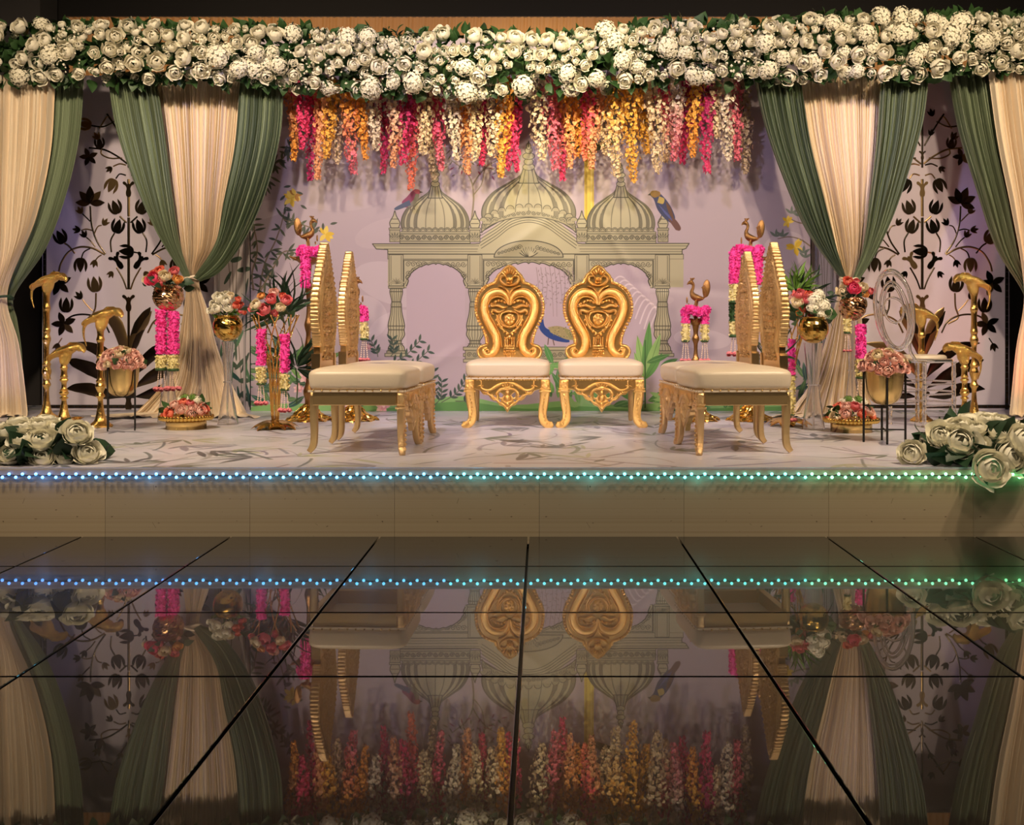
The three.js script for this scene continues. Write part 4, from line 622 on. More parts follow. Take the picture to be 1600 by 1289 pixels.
// tall pointed back of the side chairs: ribbed edge, all-over scrollwork, two teardrop piercings
function ogeeBack(o, both) {
  const H = [[0, 1.335], [0.026, 1.302], [0.07, 1.25], [0.128, 1.165], [0.198, 1.06], [0.24, 0.96], [0.247, 0.88], [0.23, 0.8], [0.2, 0.735], [0.182, 0.68], [0.18, 0.61], [0.205, 0.592], [0.205, 0.535]];
  const out = smooth2(H.slice().reverse(), 90), bz = -0.28, tear = (cx, cy, r, a) => { const q = []; for (let i = 0; i < 16; i++) { const t = i / 16 * 6.283, x = Math.cos(t) * r * 0.6, y = Math.sin(t) * r + (Math.sin(t) > 0 ? r * 0.5 * Math.sin(t) : 0); q.push([cx + x * Math.cos(a) - y * Math.sin(a), cy + x * Math.sin(a) + y * Math.cos(a)]); } return q; };
  const holes = [[0.07, 1.05, 0.022, 0.4], [0.05, 0.93, 0.016, -0.5]].flatMap(h => [tear(...h), tear(-h[0], h[1], h[2], -h[3])]);
  const rest = part('backrest', slab([...out, ...out.slice(0, -1).reverse().map(p => [-p[0], p[1]])], 0.036, 0.004, holes).translate(0, 0, bz - 0.02), champagneM, o);
  const f = bz + 0.019, cg = [], inner = k => H.slice(0, 11).map(([x, y]) => [x * k, 0.9 + (y - 0.9) * (0.5 + k * 0.5) - (1 - k) * 0.03]);
  for (const [k, w] of [[0.84, 0.009], [0.7, 0.005]]) cg.push(...both(ridge(inner(k), w, 0.014, f, { n: 60 })));
  const R = rnd(12), hw = y => { for (let i = 1; i < H.length; i++) if (y >= H[i][1]) { const t = (H[i - 1][1] - y) / (H[i - 1][1] - H[i][1]); return H[i - 1][0] + (H[i][0] - H[i - 1][0]) * t; } return 0.2; };
  for (let y = 0.6, r = 0; y < 1.26; y += 0.043, r++) { const w = hw(y) * 0.66, n = Math.max(1, Math.round(w / 0.045)); for (let k = 0; k < n; k++) { const x = (k + 0.5) / n * w, s = 0.02, d = (k + r) % 2 ? 1 : -1, q = []; for (let i = 0; i <= 8; i++) { const t = i / 8, a = d * (t * 5.2 + r); q.push([x + Math.cos(a) * s * (1 - 0.75 * t), y + Math.sin(a) * s * (1 - 0.75 * t)]); } cg.push(...both(ridge(q, [0.003, 0.006, 0.006, 0.005, 0.004], 0.014, f, { n: 12, sides: 5 }))); if (R() < 0.6) cg.push(...both(blob(x + 0.012 * d, y + 0.021, f, 0.008, 0.006, 0.01))); } cg.push(blob(0, y, f, 0.007, 0.014, 0.014)); }
  cg.push(blob(0, 0.99, f, 0.035, 0.05, 0.012), blob(0, 1.2, f, 0.016, 0.03, 0.016), blob(0, 1.27, f, 0.01, 0.022, 0.014)); for (let k = 0; k < 8; k++) cg.push(blob(Math.cos(k * 0.785) * 0.03, 0.99 + Math.sin(k * 0.785) * 0.04, f + 0.006, 0.012, 0.012, 0.012));
  part('carving', merge(cg), champagneM, rest);
  const ribG = moved(new THREE.CapsuleGeometry(0.0128, 0.036, 4, 10), V(0, 0, 0), euler(Math.PI / 2, 0, 0)), edge = smooth2([...H.slice(0, 10)], 29);
  for (const p of edge) for (const s of p[0] > 0.008 ? [-1, 1] : [1]) part('rib', ribG, champagneM, rest).position.set((p[0] + 0.003) * s, p[1] + (p[0] < 0.05 ? 0.004 : 0), bz);
  for (const s of [-1, 1]) part('foot_block', slab([[0.182, 0.535], [0.212, 0.535], [0.212, 0.61], [0.198, 0.622], [0.182, 0.622]], 0.05, 0.004).translate(0, 0, bz - 0.026).translate(s > 0 ? 0 : -0.394, 0, 0), champagneM, rest);
}
function throneChair(name, label, pos, turn, side) {
  const goldM = side ? champagneM : brightGoldM;
  const o = thing(name, label, 'chair', pos, turn, 'carved gold throne chairs');
  const Z = 0.001438, cv = (zx, zy) => [(zx - 425) * Z, (670 - zy) * Z + 0.535], C = pts => pts.map(p => cv(p[0], p[1])), both = g => [g, mirrorX(g)];
  // legs
  const front = sweep([[0.3, 0.385, 0.28], [0.3, 0.3, 0.28], [0.292, 0.2, 0.278], [0.28, 0.12, 0.276], [0.285, 0.06, 0.28], [0.314, 0.026, 0.286], [0.342, 0.024, 0.29], [0.362, 0.034, 0.292]], [0.026, 0.026, 0.024, 0.022, 0.022, 0.02, 0.02, 0.012], { sides: 16, e: 0.55, steps: 34, flat: 1.55 });
  const studs = []; for (let k = 0; k < 9; k++) { const t = k / 8; studs.push(blob(0.3 - 0.028 * Math.sin(t * 2.2) + 0.035 * t * t, 0.26 - t * 0.225, 0.302 + 0.004 * t, 0.008, 0.011, 0.008)); }
  const collar = [box(0.096, 0.014, 0.062, 0.3, 0.292, 0.28), box(0.09, 0.01, 0.058, 0.3, 0.312, 0.28)], rosette = [];
  for (const [dx, dy] of [[-0.016, 0.016], [0.016, 0.016], [-0.016, -0.016], [0.016, -0.016]]) rosette.push(blob(0.3 + dx, 0.348 + dy, 0.305, 0.013, 0.013, 0.008));
  const fl = part('leg', front, goldM, o), fr = part('leg', mirrorX(front), goldM, o);
  for (const [l, s] of [[fl, 1], [fr, -1]]) part('carving', s > 0 ? merge([...studs, ...collar, ...rosette]) : mirrorX(merge([...studs, ...collar, ...rosette].map(g => g.clone()))), goldM, l);
  const back = sweep([[0.28, 0.385, -0.27], [0.28, 0.25, -0.275], [0.28, 0.12, -0.272], [0.28, 0.05, -0.28], [0.28, 0.014, -0.305]], [0.026, 0.025, 0.022, 0.022, 0.016], { sides: 12, e: 0.5, steps: 18 });
  part('leg', back, antiqueM, o); part('leg', mirrorX(back), antiqueM, o);
  // rails and pierced apron
  for (const s of [-1, 1]) part('side_rail', slab([[-0.27, 0.31], [0.25, 0.31], [0.25, 0.392], [-0.27, 0.392]], 0.035, 0.004).rotateY(-Math.PI / 2).translate(s * 0.3 + 0.0175, 0, 0), antiqueM, o);
  part('back_rail', slab([[-0.26, 0.31], [0.26, 0.31], [0.26, 0.392], [-0.26, 0.392]], 0.035, 0.004).translate(0, 0, -0.3), antiqueM, o);
  const half = smooth2([[0.262, 0.392], [0.262, 0.318], [0.215, 0.3], [0.19, 0.27], [0.15, 0.262], [0.125, 0.23], [0.085, 0.215], [0.06, 0.185], [0.03, 0.172], [0, 0.128]], 40);
  const hole = (cx, cy, rx, ry, a = 0) => { const q = []; for (let i = 0; i < 18; i++) { const t = i / 18 * 6.283, x = Math.cos(t) * rx, y = Math.sin(t) * ry * (1 - 0.4 * Math.cos(t)); q.push([cx + x * Math.cos(a) - y * Math.sin(a), cy + x * Math.sin(a) + y * Math.cos(a)]); } return q; };
  const apH = [[0.052, 0.262, 0.028, 0.02, 1.1], [0.062, 0.217, 0.016, 0.012, 0.5], [0.105, 0.25, 0.02, 0.012, 0.4], [0.17, 0.287, 0.026, 0.008, 0.2]].flatMap(h => [hole(...h), hole(-h[0], h[1], h[2], h[3], Math.PI - h[4])]);
  const apron = part('apron', slab([...half, ...half.slice(0, -1).reverse().map(p => [-p[0], p[1]])], 0.026, 0.005, apH).translate(0, 0, 0.278), goldM, o);
  const z0 = 0.308, ac = [];
  for (const [pts, w, h] of [
    [[[0.0, 0.36], [0.05, 0.35], [0.1, 0.325], [0.14, 0.3], [0.19, 0.305], [0.21, 0.325], [0.19, 0.338]], [0.006, 0.012, 0.012, 0.01, 0.009, 0.008, 0.004], 0.016],
    [[[0.0, 0.3], [0.03, 0.31], [0.06, 0.3], [0.085, 0.27], [0.08, 0.245]], [0.004, 0.01, 0.011, 0.009, 0.005], 0.014],
    [[[0.0, 0.2], [0.03, 0.21], [0.035, 0.24], [0.02, 0.26]], [0.008, 0.011, 0.009, 0.004], 0.014],
    [[[0.13, 0.27], [0.11, 0.225], [0.08, 0.23], [0.085, 0.25]], [0.007, 0.009, 0.008, 0.003], 0.012],
    [[[0.0, 0.15], [0.035, 0.185], [0.07, 0.205], [0.1, 0.235], [0.14, 0.262], [0.19, 0.28]], [0.007, 0.009, 0.009, 0.009, 0.008, 0.006], 0.012],
    [[[0.15, 0.3], [0.17, 0.275], [0.2, 0.285]], [0.006, 0.008, 0.004], 0.012], [[[0.21, 0.38], [0.21, 0.34], [0.24, 0.33]], [0.006, 0.006, 0.003], 0.008]]) ac.push(...both(ridge(pts, w, h, z0)));
  ac.push(blob(0, 0.235, z0, 0.02, 0.028, 0.016), blob(0, 0.28, z0, 0.016, 0.02, 0.02), blob(0, 0.318, z0, 0.03, 0.014, 0.012), blob(0, 0.19, z0, 0.014, 0.018, 0.014), blob(0, 0.155, z0, 0.01, 0.014, 0.01));
  for (let k = -11; k <= 11; k++) ac.push(blob(k * 0.022, 0.382, z0, 0.007, 0.006, 0.006)); for (let k = -2; k <= 2; k++) ac.push(blob(k * 0.02, 0.345 - Math.abs(k) * 0.004, z0, 0.008, 0.014, 0.01, -k * 0.3));
  part('carving', merge(ac), goldM, apron);
  // cushion
  const se = (c, e) => Math.sign(c) * Math.pow(Math.abs(c), e);
  const cushion = weld(grid(56, 30, (u, v) => { const a = -u * Math.PI * 2, b = (v - 0.5) * Math.PI, r = Math.pow(Math.cos(b), 0.34), x = 0.342 * se(Math.cos(a), 0.22) * r, z = 0.315 * se(Math.sin(a), 0.22) * r; let y = 0.462 + 0.075 * se(Math.sin(b), 0.4); if (y > 0.47) y += 0.022 * (1 - (x / 0.342) ** 2) * (1 - (z / 0.315) ** 2); else { const sq = 1 - 0.03 * (0.47 - y) / 0.08; return [x * sq, y, z * sq]; } return [x, y, z]; }, [2, 1]), 56);
  part('seat_cushion', cushion, leatherM, o);
  const nails = []; for (let k = -5; k <= 5; k++) { nails.push(blob(k * 0.058, 0.4, 0.309, 0.006, 0.006, 0.005)); for (const s of [-1, 1]) nails.push(blob(s * 0.335, 0.4, k * 0.053, 0.005, 0.006, 0.006)); }
  stuff(part('nail_trim', merge(nails), brushedM, o)); part('welt', merge([box(0.65, 0.012, 0.01, 0, 0.395, 0.306), box(0.01, 0.012, 0.6, 0.328, 0.395, 0), box(0.01, 0.012, 0.6, -0.328, 0.395, 0)]), leatherM, o);
  if (side) { ogeeBack(o, both); return o; }
  // backrest
  const out = smooth2(C([[425, 674], [520, 674], [575, 668], [602, 645], [606, 618], [590, 596], [562, 590], [547, 575], [550, 545], [566, 500], [598, 440], [611, 390], [611, 340], [597, 290], [566, 252], [530, 233], [500, 223], [494, 205], [489, 182], [466, 158], [450, 138], [425, 122]]), 90);
  const bz = -0.27, crescent = C([[540, 342], [556, 358], [560, 385], [552, 415], [538, 420], [532, 404], [546, 388], [546, 366], [532, 352]]), cres2 = crescent.map(p => [-p[0], p[1]]);
  const rest = part('backrest', slab([...out, ...out.slice(1, -1).reverse().map(p => [-p[0], p[1]])], 0.058, 0.005, [crescent, cres2]).translate(0, 0, bz - 0.04), goldM, o);
  const f = bz + 0.026, cg = [], rd = (pts, w, h, n) => cg.push(...both(ridge(C(pts), w.map ? w : [w, w], h, f, { n, sides: 7 })));
  rd([[430, 352], [438, 305], [470, 276], [518, 276], [558, 308], [576, 360], [566, 420], [537, 480], [508, 530], [500, 578], [513, 622], [545, 645], [573, 636], [577, 612], [556, 605]], [0.01, 0.02, 0.028, 0.032, 0.035, 0.035, 0.035, 0.035, 0.035, 0.035, 0.031, 0.026, 0.02, 0.014, 0.012], 0.027, 60);
  rd([[428, 300], [445, 276], [485, 258], [530, 262], [575, 300], [594, 360], [582, 425], [552, 486], [524, 540], [520, 580]], 0.0055, 0.028, 50);
  rd([[436, 345], [450, 322], [482, 303], [516, 305], [542, 328], [552, 365], [542, 410], [512, 465], [484, 520], [474, 565], [470, 600]], 0.007, 0.03, 50);
  rd([[424, 320], [430, 285], [455, 250], [490, 238]], [0.005, 0.009, 0.009, 0.005], 0.036, 16);
  for (let k = 0; k < 5; k++) cg.push(...both(blob(...cv(452 + k * 19, 334 - Math.sin(k * 0.8) * 16 + k * 3), f, 0.017, 0.012, 0.022, 0.5 - k * 0.5)));
  rd([[440, 362], [462, 368], [500, 352], [530, 358], [540, 345]], [0.004, 0.01, 0.011, 0.01, 0.005], 0.022, 20);
  rd([[452, 378], [490, 392], [520, 382], [530, 396], [518, 408]], [0.005, 0.012, 0.012, 0.009, 0.004], 0.024, 20);
  rd([[500, 410], [492, 450], [470, 490], [428, 520]], [0.006, 0.01, 0.009, 0.004], 0.02, 20); rd([[486, 400], [488, 430], [470, 465], [426, 488]], [0.004, 0.008, 0.008, 0.004], 0.022, 20);
  cg.push(ridge(C([[425, 388], [470, 400], [478, 432], [455, 468], [425, 480], [395, 468], [372, 432], [380, 400]]), [0.008, 0.008], 0.026, f, { closed: true, n: 40 }), blob(...cv(425, 436), f, 0.045, 0.05, 0.012));
  for (let k = 0; k < 7; k++) cg.push(blob(...cv(425 + Math.cos(k * 0.9) * 24, 434 + Math.sin(k * 0.9) * 24), f + 0.008, 0.014, 0.014, 0.014)); cg.push(blob(...cv(425, 434), f + 0.01, 0.014, 0.014, 0.016));
  for (const [a, b, r] of [[455, 505, 0.012], [440, 522, 0.012], [425, 540, 0.015], [470, 480, 0.01], [492, 468, 0.011], [502, 440, 0.01]]) cg.push(...both(blob(...cv(a, b), f, r, r * 1.3, r * 1.5, 0.5)));
  for (const k of [0, 13, 26]) rd([[425 + k, 540], [425 + k, 586]], 0.007, 0.016, 4); cg.push(box(0.09, 0.012, 0.03, 0, cv(0, 592)[1], f), box(0.096, 0.012, 0.034, 0, cv(0, 606)[1], f));
  for (let k = 0; k < 16; k++) cg.push(blob(...cv(395 + (k % 6) * 12 + (k > 11 ? 10 : 0), 622 + Math.floor(k / 6) * 17), f, 0.01, 0.009, 0.014));
  cg.push(ridge(C([[546, 622], [556, 612], [566, 622], [558, 634]]), 0.006, 0.03, f + 0.004, { closed: true }), mirrorX(ridge(C([[546, 622], [556, 612], [566, 622], [558, 634]]), 0.006, 0.03, f + 0.004, { closed: true })));
  // crest
  rd([[425, 236], [458, 228], [480, 205], [474, 184], [452, 180], [446, 192]], [0.006, 0.011, 0.011, 0.009, 0.008, 0.004], 0.03, 26);
  for (let k = -3; k <= 3; k++) cg.push(blob((k * 12) * Z, cv(0, 168 - (3 - Math.abs(k)) * 7)[1], f, 0.009, 0.022, 0.022, -k * 0.28)); for (let k = -1; k <= 1; k++) cg.push(blob(k * 0.018, cv(0, 200)[1], f, 0.013, 0.017, 0.03, -k * 0.4), blob(k * 0.014, cv(0, 218)[1], f, 0.01, 0.011, 0.026));
  cg.push(blob(0, cv(0, 140)[1], f, 0.012, 0.018, 0.02));
  part('carving', merge(cg), goldM, rest);
  // scalloped rib edge: each rib runs through the thickness
  const ribG = moved(new THREE.CapsuleGeometry(0.0135, 0.06, 4, 10), V(0, 0, 0), euler(Math.PI / 2, 0, 0)), edge = smooth2(C([[556, 575], [560, 545], [575, 500], [606, 440], [620, 392], [620, 338], [606, 286], [572, 246], [532, 226], [506, 216], [502, 200]]), 31);
  for (const p of edge) for (const s of [-1, 1]) part('rib', ribG, goldM, rest).position.set((p[0] + 0.006) * s, p[1], bz - 0.006);
  const trim = sweep(smooth2(C([[502, 205], [494, 180], [470, 156], [452, 134], [425, 118]]), 10).map(p => [p[0], p[1], bz - 0.006]), 0.014, { sides: 10, steps: 20, flat: 2.6, up: V(0, 1, 0) });
  part('crest_edge', trim, goldM, rest); part('crest_edge', mirrorX(trim), goldM, rest);
  const low = sweep(smooth2(C([[556, 584], [600, 600], [612, 625], [600, 655], [570, 672]]), 10).map(p => [p[0], p[1], bz - 0.006]), 0.014, { sides: 8, steps: 16, flat: 2.6, up: V(1, 0, 0) });
  part('scroll_edge', low, goldM, rest); part('scroll_edge', mirrorX(low), goldM, rest);
  return o;
}
const chairZ = -8.78, cm = (x) => (x - CX) * 8.5 / F;
const throne = throneChair('throne_chair', 'forward-facing gold carved throne chair nearest the left chair pair', [cm(793), STAGE, chairZ], 0);
copy(throne, [cm(940), STAGE, chairZ], 0, 'forward-facing gold carved throne chair nearest the right chair pair');
const sideThrone = throneChair('throne_chair', 'gold throne chair seen from its side, front one of the left pair', [-1.14, STAGE, -6.93], 1.53, true);
copy(sideThrone, [-1.12, STAGE, -7.72], 1.54, 'gold throne chair seen from its side, rear one of the left pair, mostly hidden');
copy(sideThrone, [1.24, STAGE, -6.93], -1.49, 'gold throne chair seen from its side, front one of the right pair');
copy(sideThrone, [1.22, STAGE, -7.72], -1.5, 'gold throne chair seen from its side, rear one of the right pair, mostly hidden');
// ---------------------------------------------------------------- gold stands topped by parrots
function parrotStand(label, x, d, h, flip) {
  const o = thing('parrot_stand', label, 'stand', [at(x, 520, d).x, STAGE, -d], 0, 'gold parrot-headed stands'), s = flip ? -1 : 1, t = h - 0.13;
  const foot = []; const fp = smooth2([[0.0, 0], [0.088, 0], [0.092, 0.012], [0.07, 0.03], [0.05, 0.05], [0.036, 0.09], [0.026, 0.15]], 26);
  part('base', weld(grid(40, fp.length - 1, (u, v) => { const p = fp[Math.round(v * (fp.length - 1))], a = u * 6.2832, k = 1 + 0.07 * Math.cos(a * 10) * (p[0] > 0.06 ? 1 : 0.2); return [Math.cos(-a) * p[0] * k, p[1], Math.sin(-a) * p[0] * k]; }), 40), castGoldM, o);
  const L = f => 0.15 + (t - 0.15) * f;
  part('column', latheS([[0.024, L(0)], [0.021, L(0.12)], [0.036, L(0.15)], [0.022, L(0.19)], [0.032, L(0.23)], [0.04, L(0.27)], [0.03, L(0.31)], [0.036, L(0.33)], [0.024, L(0.36)], [0.022, L(0.5)], [0.03, L(0.53)], [0.036, L(0.56)], [0.025, L(0.6)], [0.032, L(0.63)], [0.027, L(0.66)], [0.026, L(0.8)], [0.033, L(0.83)], [0.026, L(0.87)], [0.028, L(0.94)], [0.04, L(1)]], 20, 3), castGoldM, o);
  const S = p => [p[0] * s, p[1] + t, p[2] ?? 0];
  const bird = part('bird', sweep([[-0.112, -0.165], [-0.135, -0.08], [-0.128, 0.0], [-0.085, 0.045], [-0.02, 0.072], [0.045, 0.092], [0.1, 0.112], [0.14, 0.108], [0.165, 0.085], [0.168, 0.062]].map(S), [0.004, 0.009, 0.015, 0.032, 0.052, 0.053, 0.036, 0.045, 0.028, 0.005], { sides: 16, steps: 60, flat: 0.85 }), castGoldM, o);
  part('chest', sweep([[0, -0.03], [0.008, 0.02], [0.02, 0.07], [0.03, 0.09]].map(S), [0.034, 0.05, 0.05, 0.02], { sides: 14 }), castGoldM, bird);
  const w = []; for (const z of [-1, 1]) for (let k = 0; k < 4; k++) w.push(sweep([[0.05 - k * 0.02, 0.1 - k * 0.012, z * 0.048], [0.0 - k * 0.03, 0.085 - k * 0.012, z * 0.056], [-0.07 - k * 0.02, 0.045 - k * 0.01, z * 0.036], [-0.12, 0.01 - k * 0.006, z * 0.016]].map(S), [0.01, 0.014, 0.011, 0.003], { sides: 8, flat: 0.5, steps: 14 }));
  part('wing', merge(w), castGoldM, bird);
  const head = [blob(s * 0.147, t + 0.122, 0.037, 0.011, 0.011, 0.007), blob(s * 0.147, t + 0.122, -0.037, 0.011, 0.011, 0.007)]; for (let k = 0; k < 4; k++) head.push(sweep([[0.12 - k * 0.012, 0.13, 0], [0.105 - k * 0.016, 0.148, 0], [0.085 - k * 0.02, 0.15 - k * 0.006, 0]].map(S), [0.01, 0.008, 0.003], { sides: 6 }));
  for (let k = 0; k < 26; k++) { const f = (k % 13) / 12, z = k < 13 ? 1 : -1; head.push(blob(s * (-0.03 + f * 0.15), t + 0.055 + f * 0.05 + 0.012 * Math.sin(k * 2), z * 0.05 * (1 - f * 0.3), 0.012, 0.008, 0.008)); }
  part('feather', merge(head), castGoldM, bird);
}
parrotStand('tallest gold parrot stand at the far left, beside the dark edge of the screen', 73, 9.42, 1.275, false);
parrotStand('middle-height gold parrot stand behind the pink rose pot on the left', 157, 8.55, 0.945, false);
parrotStand('shortest gold parrot stand on the left, behind the corner white roses', 100, 9.0, 0.655, false);
parrotStand('tallest gold parrot stand at the far right, behind the short one', 1522, 9.3, 1.26, true);
parrotStand('middle-height gold parrot stand behind the clear chair seat on the right', 1440, 9.1, 0.985, true);
parrotStand('shortest gold parrot stand on the right, behind the corner white roses', 1507, 8.95, 0.66, true);
{ const p = at(120, 654, 9.2), o = thing('lotus_tealight', 'tiny gold lotus tealight on the floor behind the left corner roses', 'tealight', [p.x, STAGE, p.z]); for (let k = 0; k < 8; k++) { const m = part('petal', leafGeo(0.35, -0.5, 0.2), castGoldM, o); m.position.set(0, 0.005, 0); m.rotation.set(0, k * 0.785, 0); m.rotateX(0.8); m.scale.setScalar(0.07); } part('cup', lathe([[0, 0], [0.03, 0], [0.04, 0.03], [0.035, 0.03], [0.03, 0.01]], 16), castGoldM, o); }

// ---------------------------------------------------------------- gold pots in black stands, with rose bunches
function potOnStand(x, d, side, rot) {
  const X = at(x, 520, d).x, g = thing('plant_stand', `black square-bar plant stand holding the gold pot on the ${side}`, 'plant stand', [X, STAGE, -d], rot);
  const r = 0.136, leg = box(0.011, 0.522, 0.011, 0, 0.261, 0);
  for (const [a, b] of [[-1, -1], [1, -1], [1, 1], [-1, 1]]) part('leg', leg, blackM, g).position.set(a * 0.098, 0, b * 0.098);
  for (const y of [0.09, 0.255]) part('cross_bar', merge([moved(box(0.277, 0.009, 0.009), V(0, y, 0), euler(0, Math.PI / 4, 0)), moved(box(0.277, 0.009, 0.009), V(0, y, 0), euler(0, -Math.PI / 4, 0))]), blackM, g);
  const p = thing('gold_pot', `brushed gold bullet-shaped pot held in the black stand on the ${side}`, 'pot', [X, STAGE + 0.262, -d]);
  part('bowl', latheS([[0, 0], [0.05, 0.004], [0.09, 0.03], [0.115, 0.08], [0.126, 0.15], [0.13, 0.262], [0.127, 0.262], [0.122, 0.15], [0.1, 0.06], [0, 0.04]], 48), brushedM, p);
  part('rim', moved(new THREE.TorusGeometry(0.131, 0.005, 8, 48), V(0, 0.262, 0), euler(Math.PI / 2, 0, 0)), copperM, p);
  part('soil', moved(new THREE.CylinderGeometry(0.118, 0.118, 0.02, 24), V(0, 0.235, 0)), leafDarkM, p);
  const b = thing('rose_bunch', `bunch of blush pink roses filling the gold pot on the ${side}`, 'flowers', [X, STAGE + 0.5, -d]);
  bunch(b, { n: 34, r: [0.15, 0.135, 0.15], size: 0.042, mats: [blushM, blushM, creamRoseM, petalM([0.84, 0.5, 0.44])], seed: side.length * 7, leaves: 20, leafSize: 0.055, front: 0.3, low: 0.02 });
  const trim = []; for (let k = 0; k < 30; k++) trim.push(moved(BUDS[0], V(Math.cos(k * 0.2094) * 0.135, 0.028, Math.sin(k * 0.2094) * 0.135), turnTo(V(Math.cos(k * 0.2094), 0.3, Math.sin(k * 0.2094))), 0.016)); part('collar', merge(trim), blushM, b);
}
potOnStand(190, 8.3, 'left', 0.35); potOnStand(1382, 7.35, 'right', 0.6);

// ---------------------------------------------------------------- posies, bowls, trays
function posy(name, label, x, y, d, roses, { leaves = 14, spread = [0.13, 0.07, 0.1], leafSize = 0.09, seed = 1, leafMat = leafM, clusters = [] } = {}) {
  const c = at(x, y, d), o = thing(name, label, 'flowers', [c.x, c.y, c.z]), R = rnd(seed), D = d / F;
  for (const [px, py, r, m, dz = 0.05] of roses) { const p = V((px - x) * D, -(py - y) * D, dz); put('rose', ROSES[Math.floor(R() * 4)], m, o, p, V(p.x * 3 + (R() - 0.5) * 0.4, p.y * 3 + 0.35 + (R() - 0.5) * 0.3, 0.8), r * D * 1.08, R() * 6); }
  for (const [px, py, r, m] of clusters) put('hydrangea', CLUSTERS[Math.floor(R() * 2)], m, o, V((px - x) * D, -(py - y) * D, 0.02), V(R() - 0.5, 0.6, 0.6), r * D * 1.05, R() * 6);
  for (let k = 0; k < leaves; k++) { const a = R() * 6.28; put('leaf', k % 2 ? LEAFWIDE : LEAF, leafMat, o, V(Math.cos(a) * spread[0] * R(), -0.02 + spread[1] * (R() - 0.4), Math.sin(a) * spread[2] * R()), V(Math.cos(a), R() * 0.8 - 0.1, Math.sin(a)), leafSize * (0.6 + 0.7 * R()), R() * 6); }
  const st = []; for (let k = 0; k < 5; k++) st.push(sweep([[(R() - 0.5) * 0.12, 0.0, (R() - 0.5) * 0.1], [(R() - 0.5) * 0.03, -0.05, 0], [(R() - 0.5) * 0.03, -0.1, 0]], 0.004, { sides: 5 })); part('stem', merge(st), leafM, o);
  return o;
}
function facet(geo, j, seed) { const R = rnd(seed), p = geo.attributes.position, seen = new Map(); for (let i = 0; i < p.count; i++) { const k = [p.getX(i), p.getY(i), p.getZ(i)].map(v => v.toFixed(3)).join(); if (!seen.has(k)) seen.set(k, [R() - 0.5, R() - 0.5, R() - 0.5]); const q = seen.get(k); p.setXYZ(i, p.getX(i) + q[0] * j, p.getY(i) + q[1] * j, p.getZ(i) + q[2] * j); } const n = geo.toNonIndexed(); n.computeVertexNormals(); return n; }
function globe(name, label, x, y, d, r, m, faceted) {
  const c = at(x, y, d), o = thing(name, label, 'bowl', [c.x, c.y, c.z]);
  const g = new THREE.SphereGeometry(r, faceted ? 40 : 34, faceted ? 24 : 22, 0, Math.PI * 2, 0.78, Math.PI - 0.78);
  part('bowl', facet(g, r * (faceted ? 0.075 : 0.016), x), m, o);
  part('rim', moved(new THREE.TorusGeometry(r * Math.sin(0.78), 0.005, 8, 40), V(0, r * Math.cos(0.78), 0), euler(Math.PI / 2, 0, 0)), m, o);
  if (faceted) { const q = []; for (let k = 0; k < 3; k++) for (let i = 0; i < 40; i++) { const th = 0.9 + k * 0.1, a = i * 0.157; q.push(blob(Math.cos(a) * r * Math.sin(th), r * Math.cos(th), Math.sin(a) * r * Math.sin(th), 0.007, 0.006, 0.007)); } stuff(part('stud_band', merge(q), copperM, o)); }
}
function clearStand(label, x, d, h, rt, rm, rb, m = acrylicM) {
  const o = thing('clear_stand', label, 'stand', [at(x, 520, d).x, STAGE, -d]), w = 0.005, mid = h * 0.5;
  part('foot', lathe([[rb, 0.002], [rm, mid], [rm - w, mid], [rb - w, 0.002], [rb, 0.002]], 28), m, o);
  part('trumpet', lathe([[rm, mid + 0.012], [rt, h - 0.004], [rt - w, h - 0.004], [rm - w, mid + 0.012], [rm, mid + 0.012]], 28), m, o);
  part('ring', moved(new THREE.TorusGeometry(rm + 0.004, 0.006, 8, 28), V(0, mid + 0.006, 0), euler(Math.PI / 2, 0, 0)), m, o);
  part('core_rod', bar([0, 0.003, 0], [0, h, 0], 0.008, 10), m, o);
}
const onStage = (y, d) => EYE - (y - CY) * d / F - STAGE;
// left copper bowl and its stand
globe('copper_bowl', 'hammered mirror-copper bowl of roses beside the left cream curtain', 263, 463, 9.05, 0.127, copperM, true);
clearStand('clear stand under the left copper bowl, behind the pink garlands', 263, 9.05, onStage(486, 9.05), 0.05, 0.03, 0.09);
posy('posy', 'posy of pink, coral and cream roses in the left copper bowl', 260, 442, 9.05, [[245, 437, 11, hotRoseM, 0.1], [264, 433, 10, creamRoseM, 0.1], [251, 424, 9, coralM, 0.04], [281, 437, 8, peachRoseM, 0.06], [232, 437, 8, creamRoseM, 0.04], [272, 424, 8, pinkRoseM, 0], [240, 428, 7, coralM, 0], [284, 446, 6, blushM, 0.05], [258, 442, 7, pinkRoseM, 0.12]], { seed: 2, leaves: 26, spread: [0.17, 0.06, 0.13], leafSize: 0.08, leafMat: leafDarkM });
// right copper bowl
globe('copper_bowl', 'hammered mirror-copper bowl beside the right cream curtain, next to the clear chair back', 1332, 480, 9.0, 0.112, copperM, true);
clearStand('clear stand under the right copper bowl, behind the right gold pot', 1332, 9.0, onStage(500, 9.0), 0.045, 0.03, 0.08);
posy('posy', 'posy of pink and cream roses in the right copper bowl', 1330, 458, 9.0, [[1329, 451, 10, hotRoseM, 0.1], [1313, 455, 9, creamRoseM, 0.06], [1344, 449, 9, creamRoseM, 0.06], [1324, 440, 8, coralM, 0.02], [1358, 455, 6, pinkRoseM, 0.05], [1338, 440, 6, pinkRoseM, 0], [1347, 460, 6, peachRoseM, 0.08]], { seed: 5, leaves: 24, spread: [0.16, 0.06, 0.12], leafSize: 0.08, leafMat: leafDarkM });
